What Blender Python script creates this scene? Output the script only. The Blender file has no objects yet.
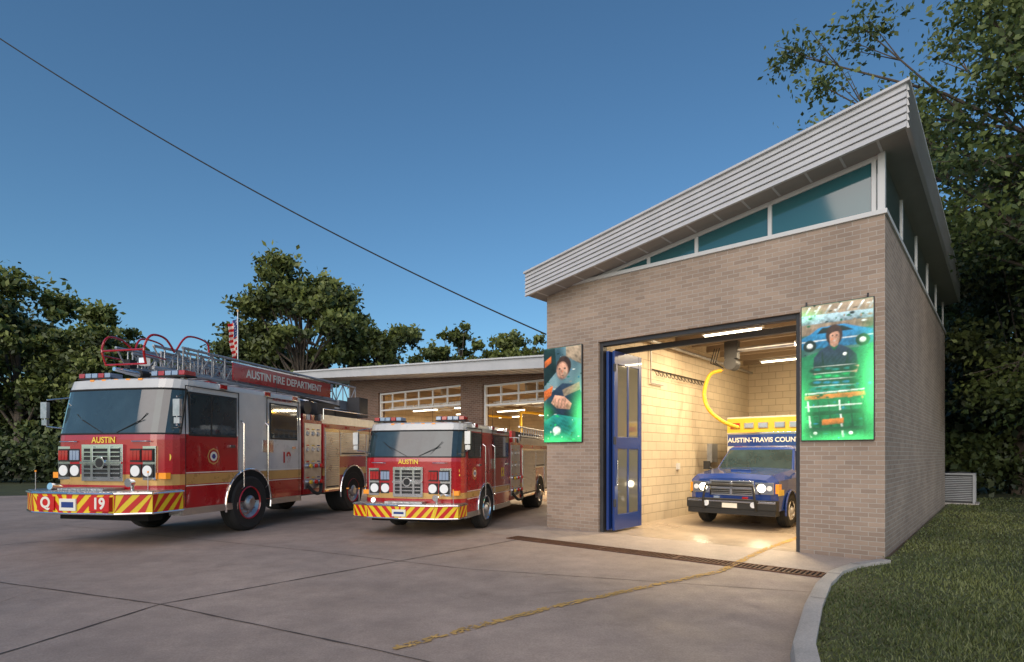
import bpy, bmesh, math, random
import numpy as np
from mathutils import Vector, Matrix
R=random.Random(7)
sc=bpy.context.scene
rad=math.radians

# ------------------------------------------------------------ materials
def base_mat(name):
    m=bpy.data.materials.new(name); m.use_nodes=True
    nt=m.node_tree; b=nt.nodes['Principled BSDF']
    return m,nt,b
def nosample(m):
    try: m.cycles.emission_sampling='NONE'
    except Exception: pass
def mat(name,col,rough=.5,metal=0,emit=None,es=0,noise=0,nscale=3,bump=0,bscale=40,coat=0):
    m,nt,b=base_mat(name)
    b.inputs['Base Color'].default_value=(*col,1)
    b.inputs['Roughness'].default_value=rough
    b.inputs['Metallic'].default_value=metal
    b.inputs['Coat Weight'].default_value=coat
    b.inputs['Coat Roughness'].default_value=.05
    if emit:
        b.inputs['Emission Color'].default_value=(*emit,1); b.inputs['Emission Strength'].default_value=es; nosample(m)
    if noise or bump:
        tc=nt.nodes.new('ShaderNodeTexCoord')
    if noise:
        n=nt.nodes.new('ShaderNodeTexNoise'); n.inputs['Scale'].default_value=nscale; n.inputs['Detail'].default_value=5; n.inputs['Roughness'].default_value=.65
        nt.links.new(tc.outputs['Object'],n.inputs['Vector'])
        r=nt.nodes.new('ShaderNodeMapRange'); r.inputs[1].default_value=.3; r.inputs[2].default_value=.7
        r.inputs[3].default_value=1-noise; r.inputs[4].default_value=1+noise
        nt.links.new(n.outputs['Fac'],r.inputs[0])
        mx=nt.nodes.new('ShaderNodeVectorMath'); mx.operation='SCALE'; mx.inputs[0].default_value=col
        nt.links.new(r.outputs[0],mx.inputs['Scale']); nt.links.new(mx.outputs[0],b.inputs['Base Color'])
        r2=nt.nodes.new('ShaderNodeMapRange'); r2.inputs[1].default_value=.3; r2.inputs[2].default_value=.7
        r2.inputs[3].default_value=max(0.02,rough*.8); r2.inputs[4].default_value=min(1,rough*1.3)
        nt.links.new(n.outputs['Fac'],r2.inputs[0]); nt.links.new(r2.outputs[0],b.inputs['Roughness'])
    if bump:
        n=nt.nodes.new('ShaderNodeTexNoise'); n.inputs['Scale'].default_value=bscale; n.inputs['Detail'].default_value=3
        nt.links.new(tc.outputs['Object'],n.inputs['Vector'])
        bp=nt.nodes.new('ShaderNodeBump'); bp.inputs['Strength'].default_value=bump; bp.inputs['Distance'].default_value=.02
        nt.links.new(n.outputs['Fac'],bp.inputs['Height']); nt.links.new(bp.outputs[0],b.inputs['Normal'])
    return m
def brick_mat(name,c1,c2,mortar,bw,rh,ms=.008,rough=.85):
    m,nt,b=base_mat(name); N=nt.nodes.new; L=nt.links.new
    tc=N('ShaderNodeTexCoord'); sp=N('ShaderNodeSeparateXYZ'); L(tc.outputs['Object'],sp.inputs[0])
    ad=N('ShaderNodeMath'); ad.operation='ADD'; L(sp.outputs[0],ad.inputs[0]); L(sp.outputs[1],ad.inputs[1])
    cb=N('ShaderNodeCombineXYZ'); L(ad.outputs[0],cb.inputs[0]); L(sp.outputs[2],cb.inputs[1])
    br=N('ShaderNodeTexBrick'); br.inputs['Scale'].default_value=1
    br.inputs['Brick Width'].default_value=bw; br.inputs['Row Height'].default_value=rh
    br.inputs['Mortar Size'].default_value=ms; br.inputs['Mortar Smooth'].default_value=.1
    br.inputs['Color1'].default_value=(*c1,1); br.inputs['Color2'].default_value=(*c2,1); br.inputs['Mortar'].default_value=(*mortar,1)
    L(cb.outputs[0],br.inputs['Vector'])
    n=N('ShaderNodeTexNoise'); n.inputs['Scale'].default_value=.9; n.inputs['Detail'].default_value=6; L(tc.outputs['Object'],n.inputs['Vector'])
    r=N('ShaderNodeMapRange'); r.inputs[1].default_value=.3; r.inputs[2].default_value=.7; r.inputs[3].default_value=.86; r.inputs[4].default_value=1.1; L(n.outputs['Fac'],r.inputs[0])
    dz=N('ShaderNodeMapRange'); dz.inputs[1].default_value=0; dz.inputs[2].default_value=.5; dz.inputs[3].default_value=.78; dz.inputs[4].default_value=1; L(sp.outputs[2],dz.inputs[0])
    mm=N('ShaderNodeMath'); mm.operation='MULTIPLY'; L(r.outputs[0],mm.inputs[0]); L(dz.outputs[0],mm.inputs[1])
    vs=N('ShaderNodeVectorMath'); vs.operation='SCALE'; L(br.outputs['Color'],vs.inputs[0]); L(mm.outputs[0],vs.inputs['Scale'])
    L(vs.outputs[0],b.inputs['Base Color']); b.inputs['Roughness'].default_value=rough
    bp=N('ShaderNodeBump'); bp.inputs['Strength'].default_value=.7; bp.inputs['Distance'].default_value=.01; bp.invert=True
    L(br.outputs['Fac'],bp.inputs['Height']); L(bp.outputs[0],b.inputs['Normal'])
    return m
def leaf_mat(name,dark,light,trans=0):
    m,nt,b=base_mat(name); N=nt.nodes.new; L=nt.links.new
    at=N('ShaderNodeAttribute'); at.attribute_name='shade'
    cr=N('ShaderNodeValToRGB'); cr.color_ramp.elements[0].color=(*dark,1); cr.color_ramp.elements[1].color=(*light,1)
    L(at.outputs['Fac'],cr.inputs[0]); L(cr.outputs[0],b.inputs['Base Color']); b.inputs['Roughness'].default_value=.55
    if trans:
        tr=N('ShaderNodeBsdfTranslucent'); L(cr.outputs[0],tr.inputs[0])
        mx=N('ShaderNodeMixShader'); mx.inputs[0].default_value=trans
        L(b.outputs[0],mx.inputs[1]); L(tr.outputs[0],mx.inputs[2]); L(mx.outputs[0],nt.nodes['Material Output'].inputs[0])
    return m
def concrete_mat(name,col,rough=.75,spread=.22):
    m,nt,b=base_mat(name); N=nt.nodes.new; L=nt.links.new
    tc=N('ShaderNodeTexCoord')
    def noise(s,d,ro=.6):
        n=N('ShaderNodeTexNoise'); n.inputs['Scale'].default_value=s; n.inputs['Detail'].default_value=d; n.inputs['Roughness'].default_value=ro; L(tc.outputs['Object'],n.inputs['Vector']); return n
    def mr(n,a,bb,c,d):
        r=N('ShaderNodeMapRange'); r.inputs[1].default_value=a; r.inputs[2].default_value=bb; r.inputs[3].default_value=c; r.inputs[4].default_value=d; L(n.outputs[0],r.inputs[0]); return r
    def mul(a,c):
        k=N('ShaderNodeMath'); k.operation='MULTIPLY'; L(a.outputs[0],k.inputs[0]); L(c.outputs[0],k.inputs[1]); return k
    a=mr(noise(.35,6,.7),.35,.65,1-spread,1+spread*.7); c=mr(noise(2.5,6,.7),.3,.7,.85,1.13); d=mr(noise(60,2),.3,.7,.84,1.13)
    st=mr(noise(1.1,5,.75),.60,.70,1,.78)
    k=mul(mul(a,c),mul(d,st))
    vs=N('ShaderNodeVectorMath'); vs.operation='SCALE'; vs.inputs[0].default_value=col; L(k.outputs[0],vs.inputs['Scale'])
    L(vs.outputs[0],b.inputs['Base Color'])
    rr=mr(noise(.6,4,.7),.35,.65,rough*.7,min(1,rough*1.15)); L(rr.outputs[0],b.inputs['Roughness'])
    bp=N('ShaderNodeBump'); bp.inputs['Strength'].default_value=.3; bp.inputs['Distance'].default_value=.01
    nb=noise(90,2); L(nb.outputs['Fac'],bp.inputs['Height']); L(bp.outputs[0],b.inputs['Normal'])
    return m

M={}
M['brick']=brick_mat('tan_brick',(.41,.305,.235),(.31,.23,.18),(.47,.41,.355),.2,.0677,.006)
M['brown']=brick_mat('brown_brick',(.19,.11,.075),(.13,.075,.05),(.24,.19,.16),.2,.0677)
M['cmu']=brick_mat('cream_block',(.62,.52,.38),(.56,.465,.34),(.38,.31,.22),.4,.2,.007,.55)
M['metalw']=mat('painted_metal_siding',(.55,.55,.56),.4,0,noise=.08,nscale=2)
M['soffit']=mat('soffit_panel',(.33,.31,.29),.7,0,noise=.1)
M['darkm']=mat('dark_metal',(.05,.05,.055),.5,.3,noise=.2)
M['wframe']=mat('white_frame',(.64,.64,.64),.4)
M['glass']=mat('window_glass',(.03,.12,.14),.06,0,coat=1)
M['bglass']=mat('vehicle_glass',(.028,.048,.056),.03,0,coat=1,noise=.35,nscale=1.6)
M['drive']=concrete_mat('driveway_concrete',(.40,.315,.265))
M['floor']=concrete_mat('bay_floor_concrete',(.42,.34,.26),.35,.15)
M['kerb']=concrete_mat('kerb_concrete',(.48,.45,.42),.8,.15)
M['apron']=concrete_mat('apron_concrete',(.46,.385,.33),.75,.15)
M['joint']=mat('joint',(.14,.11,.09),.9)
M['tar']=mat('joint_tar',(.08,.065,.055),.6)
M['rust']=mat('rusty_iron',(.13,.065,.04),.7,.4,noise=.4,nscale=8)
M['void']=mat('void',(.006,.006,.006),.9)
M['ceil']=mat('deck_ceiling',(.30,.23,.16),.7)
M['lamp']=mat('lit_tube',(1,1,1),.5,emit=(1,.9,.66),es=7)
M['bluedoor']=mat('blue_door_paint',(.010,.038,.19),.35,coat=.4)
M['doorglass']=mat('door_glass',(.13,.13,.11),.06,coat=1)
M['yhose']=mat('yellow_hose',(.75,.45,.02),.5)
M['red']=mat('red_paint',(.42,.006,.012),.28,0,coat=1,noise=.1,nscale=1.5)
M['white']=mat('white_paint',(.60,.60,.59),.3,0,coat=.8,noise=.06)
M['gold']=mat('gold_stripe',(.60,.36,.12),.3,0.2,coat=.3,noise=.1)
M['chrome']=mat('chrome',(.78,.78,.80),.11,1,noise=.08,nscale=5)
M['alu']=mat('brushed_aluminium',(.5,.5,.51),.35,.85,noise=.2,nscale=6)
M['shutter']=mat('roll_shutter',(.40,.40,.42),.3,.9,noise=.12)
M['plate']=mat('tread_plate',(.45,.45,.46),.3,.9,bump=.8,bscale=30)
M['black']=mat('black_rubber',(.018,.018,.018),.6,noise=.2)
M['tyre']=mat('tyre',(.022,.021,.02),.8,noise=.35,nscale=8,bump=.2)
M['yel']=mat('reflective_yellow',(.80,.58,.02),.4)
M['cred']=mat('reflective_red',(.58,.012,.010),.4)
M['hlamp']=mat('headlamp',(.80,.82,.86),.1,.3,emit=(1,.95,.85),es=.25)
M['hon']=mat('headlamp_lit',(1,1,1),.1,emit=(1,.85,.55),es=9)
M['amber']=mat('amber_lens',(.8,.28,.02),.2,emit=(1,.35,.02),es=.3,coat=1)
M['rlens']=mat('red_lens',(.42,.008,.01),.15,coat=1)
M['blens']=mat('clear_blue_lens',(.28,.36,.50),.12,coat=1)
M['grey']=mat('ladder_grey',(.36,.37,.39),.45,.4,noise=.15)
M['navy']=mat('blue_paint',(.012,.045,.23),.25,coat=1)
M['ylw']=mat('yellow_paint',(.75,.5,.04),.35,coat=.5)
M['txtw']=mat('white_letters',(.8,.78,.7),.5)
M['txty']=mat('yellow_letters',(.9,.65,.08),.5)
M['txtr']=mat('red_letters',(.5,.01,.01),.5)
M['yline']=mat('worn_yellow_line',(.55,.345,.11),.8,noise=.3,nscale=9)
M['bark']=mat('bark',(.12,.095,.075),.9,noise=.35,nscale=6,bump=.6,bscale=14)
M['leafL']=leaf_mat('elm_leaves',(.024,.042,.012),(.20,.235,.055))
M['leafD']=leaf_mat('dark_leaves',(.012,.022,.008),(.11,.14,.038))
M['leafR']=leaf_mat('pecan_leaves',(.028,.052,.014),(.20,.25,.065),.15)
M['blade']=leaf_mat('grass_blades',(.045,.066,.018),(.17,.19,.06))
M['lawn']=mat('lawn_soil',(.075,.085,.033),.95,noise=.4,nscale=1.2,bump=.6,bscale=30)
M['wood']=mat('weathered_wood',(.09,.07,.055),.85,noise=.3)

# ------------------------------------------------------------ mesh builder
class MB:
    def __init__(s): s.v=[];s.f=[];s.m=[];s.mats=[]
    def mi(s,m):
        m=M[m] if isinstance(m,str) else m
        if m not in s.mats: s.mats.append(m)
        return s.mats.index(m)
    def add(s,vs,fs,m):
        o=len(s.v); s.v+=[tuple(v) for v in vs]; s.f+=[tuple(i+o for i in f) for f in fs]; s.m+=[s.mi(m)]*len(fs)
    def box(s,x0,x1,y0,y1,z0,z1,m):
        x0,x1=sorted((x0,x1)); y0,y1=sorted((y0,y1)); z0,z1=sorted((z0,z1))
        s.add([(x0,y0,z0),(x1,y0,z0),(x1,y1,z0),(x0,y1,z0),(x0,y0,z1),(x1,y0,z1),(x1,y1,z1),(x0,y1,z1)],
              [(0,3,2,1),(4,5,6,7),(0,1,5,4),(1,2,6,5),(2,3,7,6),(3,0,4,7)],m)
    def prism(s,prof,a0,a1,m,axis='y'):
        n=len(prof)
        def P(p,a):
            return (p[0],a,p[1]) if axis=='y' else ((a,p[0],p[1]) if axis=='x' else (p[0],p[1],a))
        vs=[P(p,a0) for p in prof]+[P(p,a1) for p in prof]
        fs=[tuple(range(n)),tuple(range(2*n-1,n-1,-1))]+[(i,i+n,(i+1)%n+n,(i+1)%n) for i in range(n)]
        s.add(vs,fs,m)
    def cyl(s,p0,p1,r,m,n=12,r1=None):
        p0=Vector(p0);p1=Vector(p1); d=(p1-p0)
        if d.length<1e-6: return
        q=d.to_track_quat('Z','Y'); r1=r if r1 is None else r1
        vs=[]
        for p,rr in((p0,r),(p1,r1)):
            for i in range(n):
                a=2*math.pi*i/n; vs.append(p+q@Vector((rr*math.cos(a),rr*math.sin(a),0)))
        fs=[tuple(range(n)),tuple(range(2*n-1,n-1,-1))]+[(i,i+n,(i+1)%n+n,(i+1)%n) for i in range(n)]
        s.add(vs,fs,m)
    def tube(s,pts,r,m,n=8):
        for a,b in zip(pts[:-1],pts[1:]): s.cyl(a,b,r,m,n)
    def lathe(s,prof,c,sgn,m,n=28):
        vs=[]
        for r,h in prof:
            for i in range(n):
                a=2*math.pi*i/n; vs.append((c[0]+r*math.cos(a),c[1]-sgn*h,c[2]+r*math.sin(a)))
        fs=[]
        for j in range(len(prof)-1):
            for i in range(n): fs.append((j*n+i,j*n+(i+1)%n,(j+1)*n+(i+1)%n,(j+1)*n+i))
        s.add(vs,fs,m)
    def quad(s,ps,m): s.add(ps,[tuple(range(len(ps)))],m)
    def build(s,name,parent=None,bevel=0,ang=35,recalc=True):
        me=bpy.data.meshes.new(name); me.from_pydata(s.v,[],s.f)
        for m in s.mats: me.materials.append(m)
        me.polygons.foreach_set('material_index',s.m)
        if recalc:
            bm=bmesh.new(); bm.from_mesh(me); bmesh.ops.recalc_face_normals(bm,faces=bm.faces); bm.to_mesh(me); bm.free()
        me.shade_smooth(); me.set_sharp_from_angle(angle=rad(ang)); me.update()
        o=bpy.data.objects.new(name,me); sc.collection.objects.link(o)
        if parent: o.parent=parent
        if bevel:
            b=o.modifiers.new('bevel','BEVEL'); b.width=bevel; b.segments=2; b.limit_method='ANGLE'; b.angle_limit=rad(40)
        return o
def empty(name,loc=(0,0,0),rz=0,scale=1):
    o=bpy.data.objects.new(name,None); sc.collection.objects.link(o); o.location=loc; o.rotation_euler=(0,0,rz); o.scale=(scale,)*3; o.empty_display_size=.3
    return o
def text(name,parent,body,loc,tx,size,m,ty=(0,0,1),sx=1,bold=.0,align='CENTER'):
    c=bpy.data.curves.new(name,'FONT'); c.body=body; c.size=size; c.align_x=align; c.align_y='CENTER'; c.extrude=.0015; c.offset=bold
    c.materials.append(M[m]); o=bpy.data.objects.new(name,c); sc.collection.objects.link(o); o.parent=parent
    tx=Vector(tx).normalized(); ty=Vector(ty).normalized(); n=tx.cross(ty)
    o.matrix_local=Matrix((( tx.x*sx,ty.x,n.x,loc[0]),(tx.y*sx,ty.y,n.y,loc[1]),(tx.z*sx,ty.z,n.z,loc[2]),(0,0,0,1)))
    return o
def area(name,parent,loc,sx,sy,power,col):
    l=bpy.data.lights.new(name,'AREA'); l.shape='RECTANGLE'; l.size=sx; l.size_y=sy; l.energy=power; l.color=col
    o=bpy.data.objects.new(name,l); sc.collection.objects.link(o); o.parent=parent; o.location=loc
    return o

CX,CY=5.229,8.075; AX=(.7597,-.6502); AY=(.6502,.7597)
def W(x,y): return (CX+x*AX[0]+y*AY[0], CY+x*AX[1]+y*AY[1])
BR=math.atan2(-.6502,.7597)

# ------------------------------------------------------------ ground
def sheet(name,pts,z,m):
    b=MB(); b.quad([(x,y,z) for x,y in pts],m); return b.build(name,recalc=False)
b=MB(); b.quad([(-600,-300,0),(600,-300,0),(600,900,0),(-600,900,0)],'lawn'); b.build('ground',recalc=False)
K=[(.75,-3),(1.05,1),(1.5,3),(2.085,4.32),(2.72,5.4),(3.3,6.3),(3.8,6.95),(4.3,7.4),(4.9,7.72)]
sheet('concrete_driveway',[(-70,-12),(.6,-12)]+K+[W(-.2,.05),W(-.2,12),(2,30),(-12,25),(-15,22.5),(-22,19.5),(-70,17)],.004,'drive')
sheet('lawn',[(x+.1,y) for x,y in [(.7,-12)]+K]+[(5.24,8.0),W(.0,10.6),W(0,30),(70,60),(70,-12)],.075,'lawn')
def off(pl,d):
    out=[]
    for i,p in enumerate(pl):
        a=Vector(pl[max(0,i-1)]); c=Vector(pl[min(len(pl)-1,i+1)]); t=(c-a).normalized(); n=Vector((t.y,-t.x)); out.append((p[0]+n.x*d,p[1]+n.y*d))
    return out
Kf=[]
for i in range(len(K)-1):
    for j in range(4):
        t=j/4; Kf.append((K[i][0]*(1-t)+K[i+1][0]*t,K[i][1]*(1-t)+K[i+1][1]*t))
Kf.append(K[-1])
Ko=off(Kf,.17); n=len(Kf)
b=MB(); vs=[(x,y,.0) for x,y in Kf]+[(x,y,.10) for x,y in off(Kf,.02)]+[(x,y,.12) for x,y in off(Kf,.05)]+[(x,y,.12) for x,y in Ko]+[(x,y,0) for x,y in Ko]
fs=[(j*n+i,j*n+i+1,(j+1)*n+i+1,(j+1)*n+i) for j in range(4) for i in range(n-1)]+[(n-1,2*n-1,3*n-1,4*n-1,5*n-1)]
b.add(vs,fs,'kerb')
for i in (9,17,23,28):
    p=off(Kf,.0)[i]; q=Ko[i]; d=Vector((q[0]-p[0],q[1]-p[1],0)).normalized(); e=Vector((-d.y,d.x,0))*.006
    P0=Vector((p[0],p[1],.122))+d*.045; P1=Vector((q[0],q[1],.122))
    b.quad([tuple(P0-e),tuple(P1-e),tuple(P1+e),tuple(P0+e)],'joint')
b.build('concrete_kerb')
def strip(b,pl,w,z,m,jit=0):
    P=[]
    for i in range(len(pl)-1):
        a=Vector(pl[i]);c=Vector(pl[i+1]); k=max(1,int((c-a).length/.12))
        for j in range(k): P.append(a.lerp(c,j/k))
    P.append(Vector(pl[-1]))
    P=[p+Vector((R.uniform(-jit,jit),R.uniform(-jit,jit))) for p in P]
    ws=[w/2*R.uniform(.5,1.3) for p in P]
    for i in range(len(P)-1):
        t=(P[i+1]-P[i]).normalized(); nn=Vector((t.y,-t.x))
        b.quad([(*(P[i]+nn*ws[i]),z),(*(P[i+1]+nn*ws[i+1]),z),(*(P[i+1]-nn*ws[i+1]),z),(*(P[i]-nn*ws[i]),z)],m)
b=MB()
strip(b,[(-4.6,1),(-3.84,4.32),(-3.52,5.76),(.14,10.2)],.024,.0085,'tar',.004)
strip(b,[(-12,9.1),(-6,6.75),(-3.52,5.76),(-.88,4.32),(1.5,2.9)],.020,.0089,'tar',.004)
strip(b,[(-9.5,12.2),(-3.0,8.9),(-.6,7.55),(3.3,6.25)],.014,.0087,'joint',.003)
strip(b,[(-14,7.2),(-8.5,9.5),(-4,14)],.016,.0084,'joint',.003)
for (x,y,a,l) in [(.2,6.1,.3,1.6),(-5.2,5.2,1.1,1.4)]:
    pts=[(x,y)]
    for k in range(9): a+=R.uniform(-.4,.4); x+=math.cos(a)*l/9; y+=math.sin(a)*l/9; pts.append((x,y))
    strip(b,pts,.004,.0083,'joint',.002)
b.build('driveway_joints',recalc=False)
b=MB()
PL=[(-.915,4.43),(-.3,5.02),(.37,5.62),(1.5,6.5),(2.67,7.38),(3.99,9.09),(5.26,10.5)]
for i in range(len(PL)-1):
    a=Vector(PL[i]);c=Vector(PL[i+1]);L=(c-a).length;d=(c-a)/L;nn=Vector((-d.y,d.x)); s_=0
    while s_<L:
        e=min(L,s_+R.uniform(.012,.05))
        for k in range(6):
            if R.random()<(.80 if k in(1,2,3,4) else .45)*(.72 if i in(0,3) else .9):
                w0=-.055+k*.0184; w1=w0+.0184
                p=a+d*s_;q=a+d*e
                b.quad([(*(p+nn*w0),.0125),(*(q+nn*(w0+R.uniform(-.003,.003))),.0125),(*(q+nn*w1),.0125),(*(p+nn*w1),.0125)],'yline')
        s_=e
b.build('yellow_guide_line',recalc=False)

# ------------------------------------------------------------ fire station
FS=empty('fire_station',(CX,CY,0),BR)
H=4.88
b=MB()
b.box(-5.93,-4.69,0,.3,0,3.68,'brick'); b.box(-1.10,0,0,.3,0,3.68,'brick'); b.box(-5.93,0,0,.3,3.68,H,'brick')
b.box(-.3,0,.3,10.6,0,H,'brick'); b.box(-5.93,-4.8,.3,10.6,0,4.72,'brick'); b.box(-4.8,-.3,8.8,10.6,0,4.86,'brick')
b.build('brick_walls',FS)
b=MB()
b.box(-4.8,-4.75,.303,8.75,0,4.4,'cmu'); b.box(-4.75,-.35,8.75,8.8,0,4.4,'cmu'); b.box(-.35,-.303,.303,8.75,0,4.4,'cmu')
b.box(-4.75,-.35,.31,8.75,4.42,4.5,'ceil')
for i in range(9): b.box(-4.75,-.35,.7+i*.95,.78+i*.95,4.22,4.42,'ceil')
b.build('bay_interior_walls',FS)
b=MB(); b.quad([(-4.75,.0,.009),(-.35,.0,.009),(-.35,8.75,.009),(-4.75,8.75,.009)],'floor'); b.build('bay_floor',FS,recalc=False)
b=MB(); b.box(-4.69,-4.62,.06,.2,0,3.68,'darkm'); b.box(-1.17,-1.10,.06,.2,0,3.68,'darkm'); b.box(-4.62,-1.17,.06,.2,3.60,3.68,'darkm')
b.box(-4.62,-1.17,.5,.62,3.50,3.6,'darkm')
b.build('door_frame',FS,bevel=.006)
zb=lambda x:5.765+.167*x
zt=lambda x:6.32+.187*x
b=MB()
b.box(-5.96,.03,-.035,.28,H+.002,H+.07,'wframe'); b.box(-.27,.03,.28,10.62,H+.002,H+.07,'wframe')
def vbar(x0,x1,y0,y1): b.prism([(x0,H+.05),(x1,H+.05),(x1,zb(x1)+.03),(x0,zb(x0)+.03)],y0,y1,'wframe')
for x in(-.14,-1.55,-2.75,-3.65): vbar(x-.03,x+.03,.03,.12)
b.prism([(-.09,H),(.0,H),(.0,zb(0)+.03),(-.09,zb(-.09)+.03)],.0,.1,'wframe')
b.prism([(-4.9,zb(-4.9)-.07),(-.02,zb(0)-.07),(-.02,zb(0)+.02),(-4.9,zb(-4.9)+.02)],.03,.11,'wframe')
for y in [2.0,4.1,6.2,8.3,10.45]: b.box(-.1,-.02,y,y+.08,H+.05,zb(0)+.02,'wframe')
b.build('clerestory_frames',FS,bevel=.005)
b=MB()
b.prism([(-5.0,H+.04),(-.05,H+.04),(-.05,zb(-.05)+.01),(-5.0,zb(-5)+.01)],.06,.09,'glass')
b.box(-.07,-.04,.1,10.6,H+.04,zb(0)-.01,'glass')
b.build('clerestory_glass',FS)
b=MB()
xl,xr=-6.12,.28
b.prism([(xl,zb(xl)),(xr,zb(xr)),(xr,zt(xr)),(xl,zt(xl))],-.42,11.0,'soffit')
b.build('roof_deck',FS)
b=MB()
nb=6
for i in range(nb):
    def e(x,k): return zb(x)-.02+(zt(x)-zb(x)+.03)*k/nb
    b.add([(xl-.02,-.475,e(xl,i)),(xr+.02,-.475,e(xr,i)),(xr+.02,-.445,e(xr,i+.92)),(xl-.02,-.445,e(xl,i+.92)),
           (xl-.02,-.422,e(xl,i)),(xr+.02,-.422,e(xr,i)),(xr+.02,-.422,e(xr,i+.92)),(xl-.02,-.422,e(xl,i+.92))],
          [(0,1,2,3),(4,7,6,5),(0,4,5,1),(3,2,6,7),(0,3,7,4),(1,5,6,2)],'metalw')
    x=xr+.003; x2=xr+.03
    b.add([(x2+.02,-.42,e(xr,i)),(x2+.02,11,e(xr,i)),(x2,11,e(xr,i+.9)),(x2,-.42,e(xr,i+.9)),(x,-.42,e(xr,i)),(x,11,e(xr,i)),(x,11,e(xr,i+.9)),(x,-.42,e(xr,i+.9))],
          [(0,1,2,3),(4,7,6,5),(0,4,5,1),(3,2,6,7),(0,3,7,4),(1,5,6,2)],'metalw')
b.prism([(xl-.04,zt(xl)+.005),(xr+.06,zt(xr)+.005),(xr+.06,zt(xr)+.04),(xl-.04,zt(xl)+.04)],-.5,11.03,'metalw')
b.build('roof_fascia',FS)
b=MB()
for i in range(14):
    x=-5.9+i*.45
    b.prism([(x,zb(x)-.006),(x+.03,zb(x+.03)-.006),(x+.03,zb(x+.03)+.01),(x,zb(x)+.01)],-.41,-.01,'metalw')
b.build('soffit_battens',FS)
WARM=(1,.79,.50)
b=MB()
for (x,y) in [(-3.2,3.0),(-2.3,5.4),(-3.4,7.6),(-1.6,1.4)]:
    b.box(x-.65,x+.65,y-.06,y+.06,4.16,4.21,'wframe'); b.box(x-.6,x+.6,y-.035,y+.035,4.125,4.158,'lamp')
    if y in(1.4,5.4,3.0): area('bay_lamp',FS,(x,y,4.11),1.2,.12,165,WARM)
b.build('bay_light_fixtures',FS)
b=MB()
def leaf(x,y0,y1,th=.05):
    b.box(x,x+th,y0,y0+.12,.05,3.5,'bluedoor'); b.box(x,x+th,y1-.12,y1,.05,3.5,'bluedoor')
    for z0,z1 in((.05,.35),(1.62,1.85),(3.25,3.5)): b.box(x+.002,x+th-.002,y0+.12,y1-.12,z0,z1,'bluedoor')
    b.box(x+.02,x+.03,y0+.12,y1-.12,.35,3.25,'doorglass')
    ym=(y0+y1)/2; b.box(x+.004,x+th-.004,ym-.03,ym+.03,.35,1.62,'bluedoor'); b.box(x+.004,x+th-.004,ym-.03,ym+.03,1.85,3.25,'bluedoor')
leaf(-4.56,.08,1.2); leaf(-4.45,.12,1.2)
for z in(.5,1.7,3.1): b.cyl((-4.41,.14,z),(-4.41,.14,z+.15),.03,'darkm')
b.cyl((-4.38,.2,.9),(-4.38,.2,1.4),.012,'chrome')
b.build('folding_door',FS,bevel=.006)
b=MB()
def spl(ps,n=10):
    out=[]
    P=[Vector(ps[0])]+[Vector(p) for p in ps]+[Vector(ps[-1])]
    for i in range(1,len(P)-2):
        for j in range(n):
            t=j/n; p0,p1,p2,p3=P[i-1:i+3]
            out.append(.5*((2*p1)+(-p0+p2)*t+(2*p0-5*p1+4*p2-p3)*t*t+(-p0+3*p1-3*p2+p3)*t**3))
    out.append(P[-1]); return out
hp=spl([(-3.95,4.4,3.55),(-4.2,4.3,3.45),(-4.30,4.2,3.0),(-4.15,4.1,2.6),(-3.85,4.2,2.3),(-3.55,4.4,2.15)],14)
b.tube(hp,.045,'yhose',10)
for p in hp[::3]: b.cyl(p-Vector((0,0,.008)),p+Vector((0,0,.008)),.052,'yhose',10)
b.cyl((-3.7,4.25,3.68),(-3.7,4.55,3.68),.15,'darkm',18); b.box(-3.85,-3.55,4.3,4.5,3.8,4.22,'darkm'); b.cyl((-3.7,4.4,4.0),(-2.3,4.4,4.0),.06,'alu')
for k in range(3): b.tube([(-4.0-.06*k,4.4,4.1),(-4.1-.06*k,4.4,3.75),(-3.9,4.4,3.6)],.012,'black',6)
b.cyl((-4.6,.9,4.0),(-4.6,8.6,4.0),.04,'alu'); b.cyl((-.8,1,4.1),(-.8,8.6,4.1),.06,'alu'); b.cyl((-2.9,8.68,4.2),(-2.9,8.68,2.6),.03,'grey')
b.tube([(-4.7,2.2,4.2),(-4.7,2.2,3.1),(-4.7,2.8,3.1)],.015,'grey')
b.box(-4.75,-4.62,5.5,5.9,1.3,1.8,'grey'); b.box(-4.75,-4.7,3.6,3.72,1.15,1.3,'wframe')
b.box(-2.7,-2.2,8.6,8.75,2.9,3.3,'grey')
for i in range(14): b.tube([(-4.72,2.4+i*.2,3.4),(-4.68,2.45+i*.2,3.3),(-4.68,2.55+i*.2,3.3),(-4.72,2.6+i*.2,3.4)],.008,'black',6)
b.cyl((-4.72,2.3,3.42),(-4.72,5.3,3.42),.012,'black',6)
b.build('exhaust_hose_and_services',FS)

b=MB()
yW=5.2; cb=lambda x:4.06+.062*(-x-9)
def wallseg(x0,x1,z0,z1=None):
    b.prism([(x0,z0),(x1,z0),(x1,z1 or cb(x1)+.02),(x0,z1 or cb(x0)+.02)],yW,yW+.35,'brown')
wallseg(-20.8,-18.75,0); wallseg(-13.8,-12.72,0); wallseg(-8,-5.94,0)
wallseg(-18.75,-13.8,4.1); wallseg(-12.72,-8,3.98)
b.box(-20.8,-20.45,yW+.35,16,0,4.5,'brown')
b.build('wing_brick_walls',FS)
b=MB()
b.box(-20.4,-5.95,15.6,15.9,0,4.3,'cmu'); b.box(-20.44,-20.40,yW+.36,15.6,0,4.3,'cmu'); b.box(-5.99,-5.94,yW+.36,15.6,0,4.0,'cmu')
b.prism([(-20.4,4.32),(-5.99,3.72),(-5.99,3.8),(-20.4,4.4)],yW+.36,15.6,'ceil')
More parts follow.
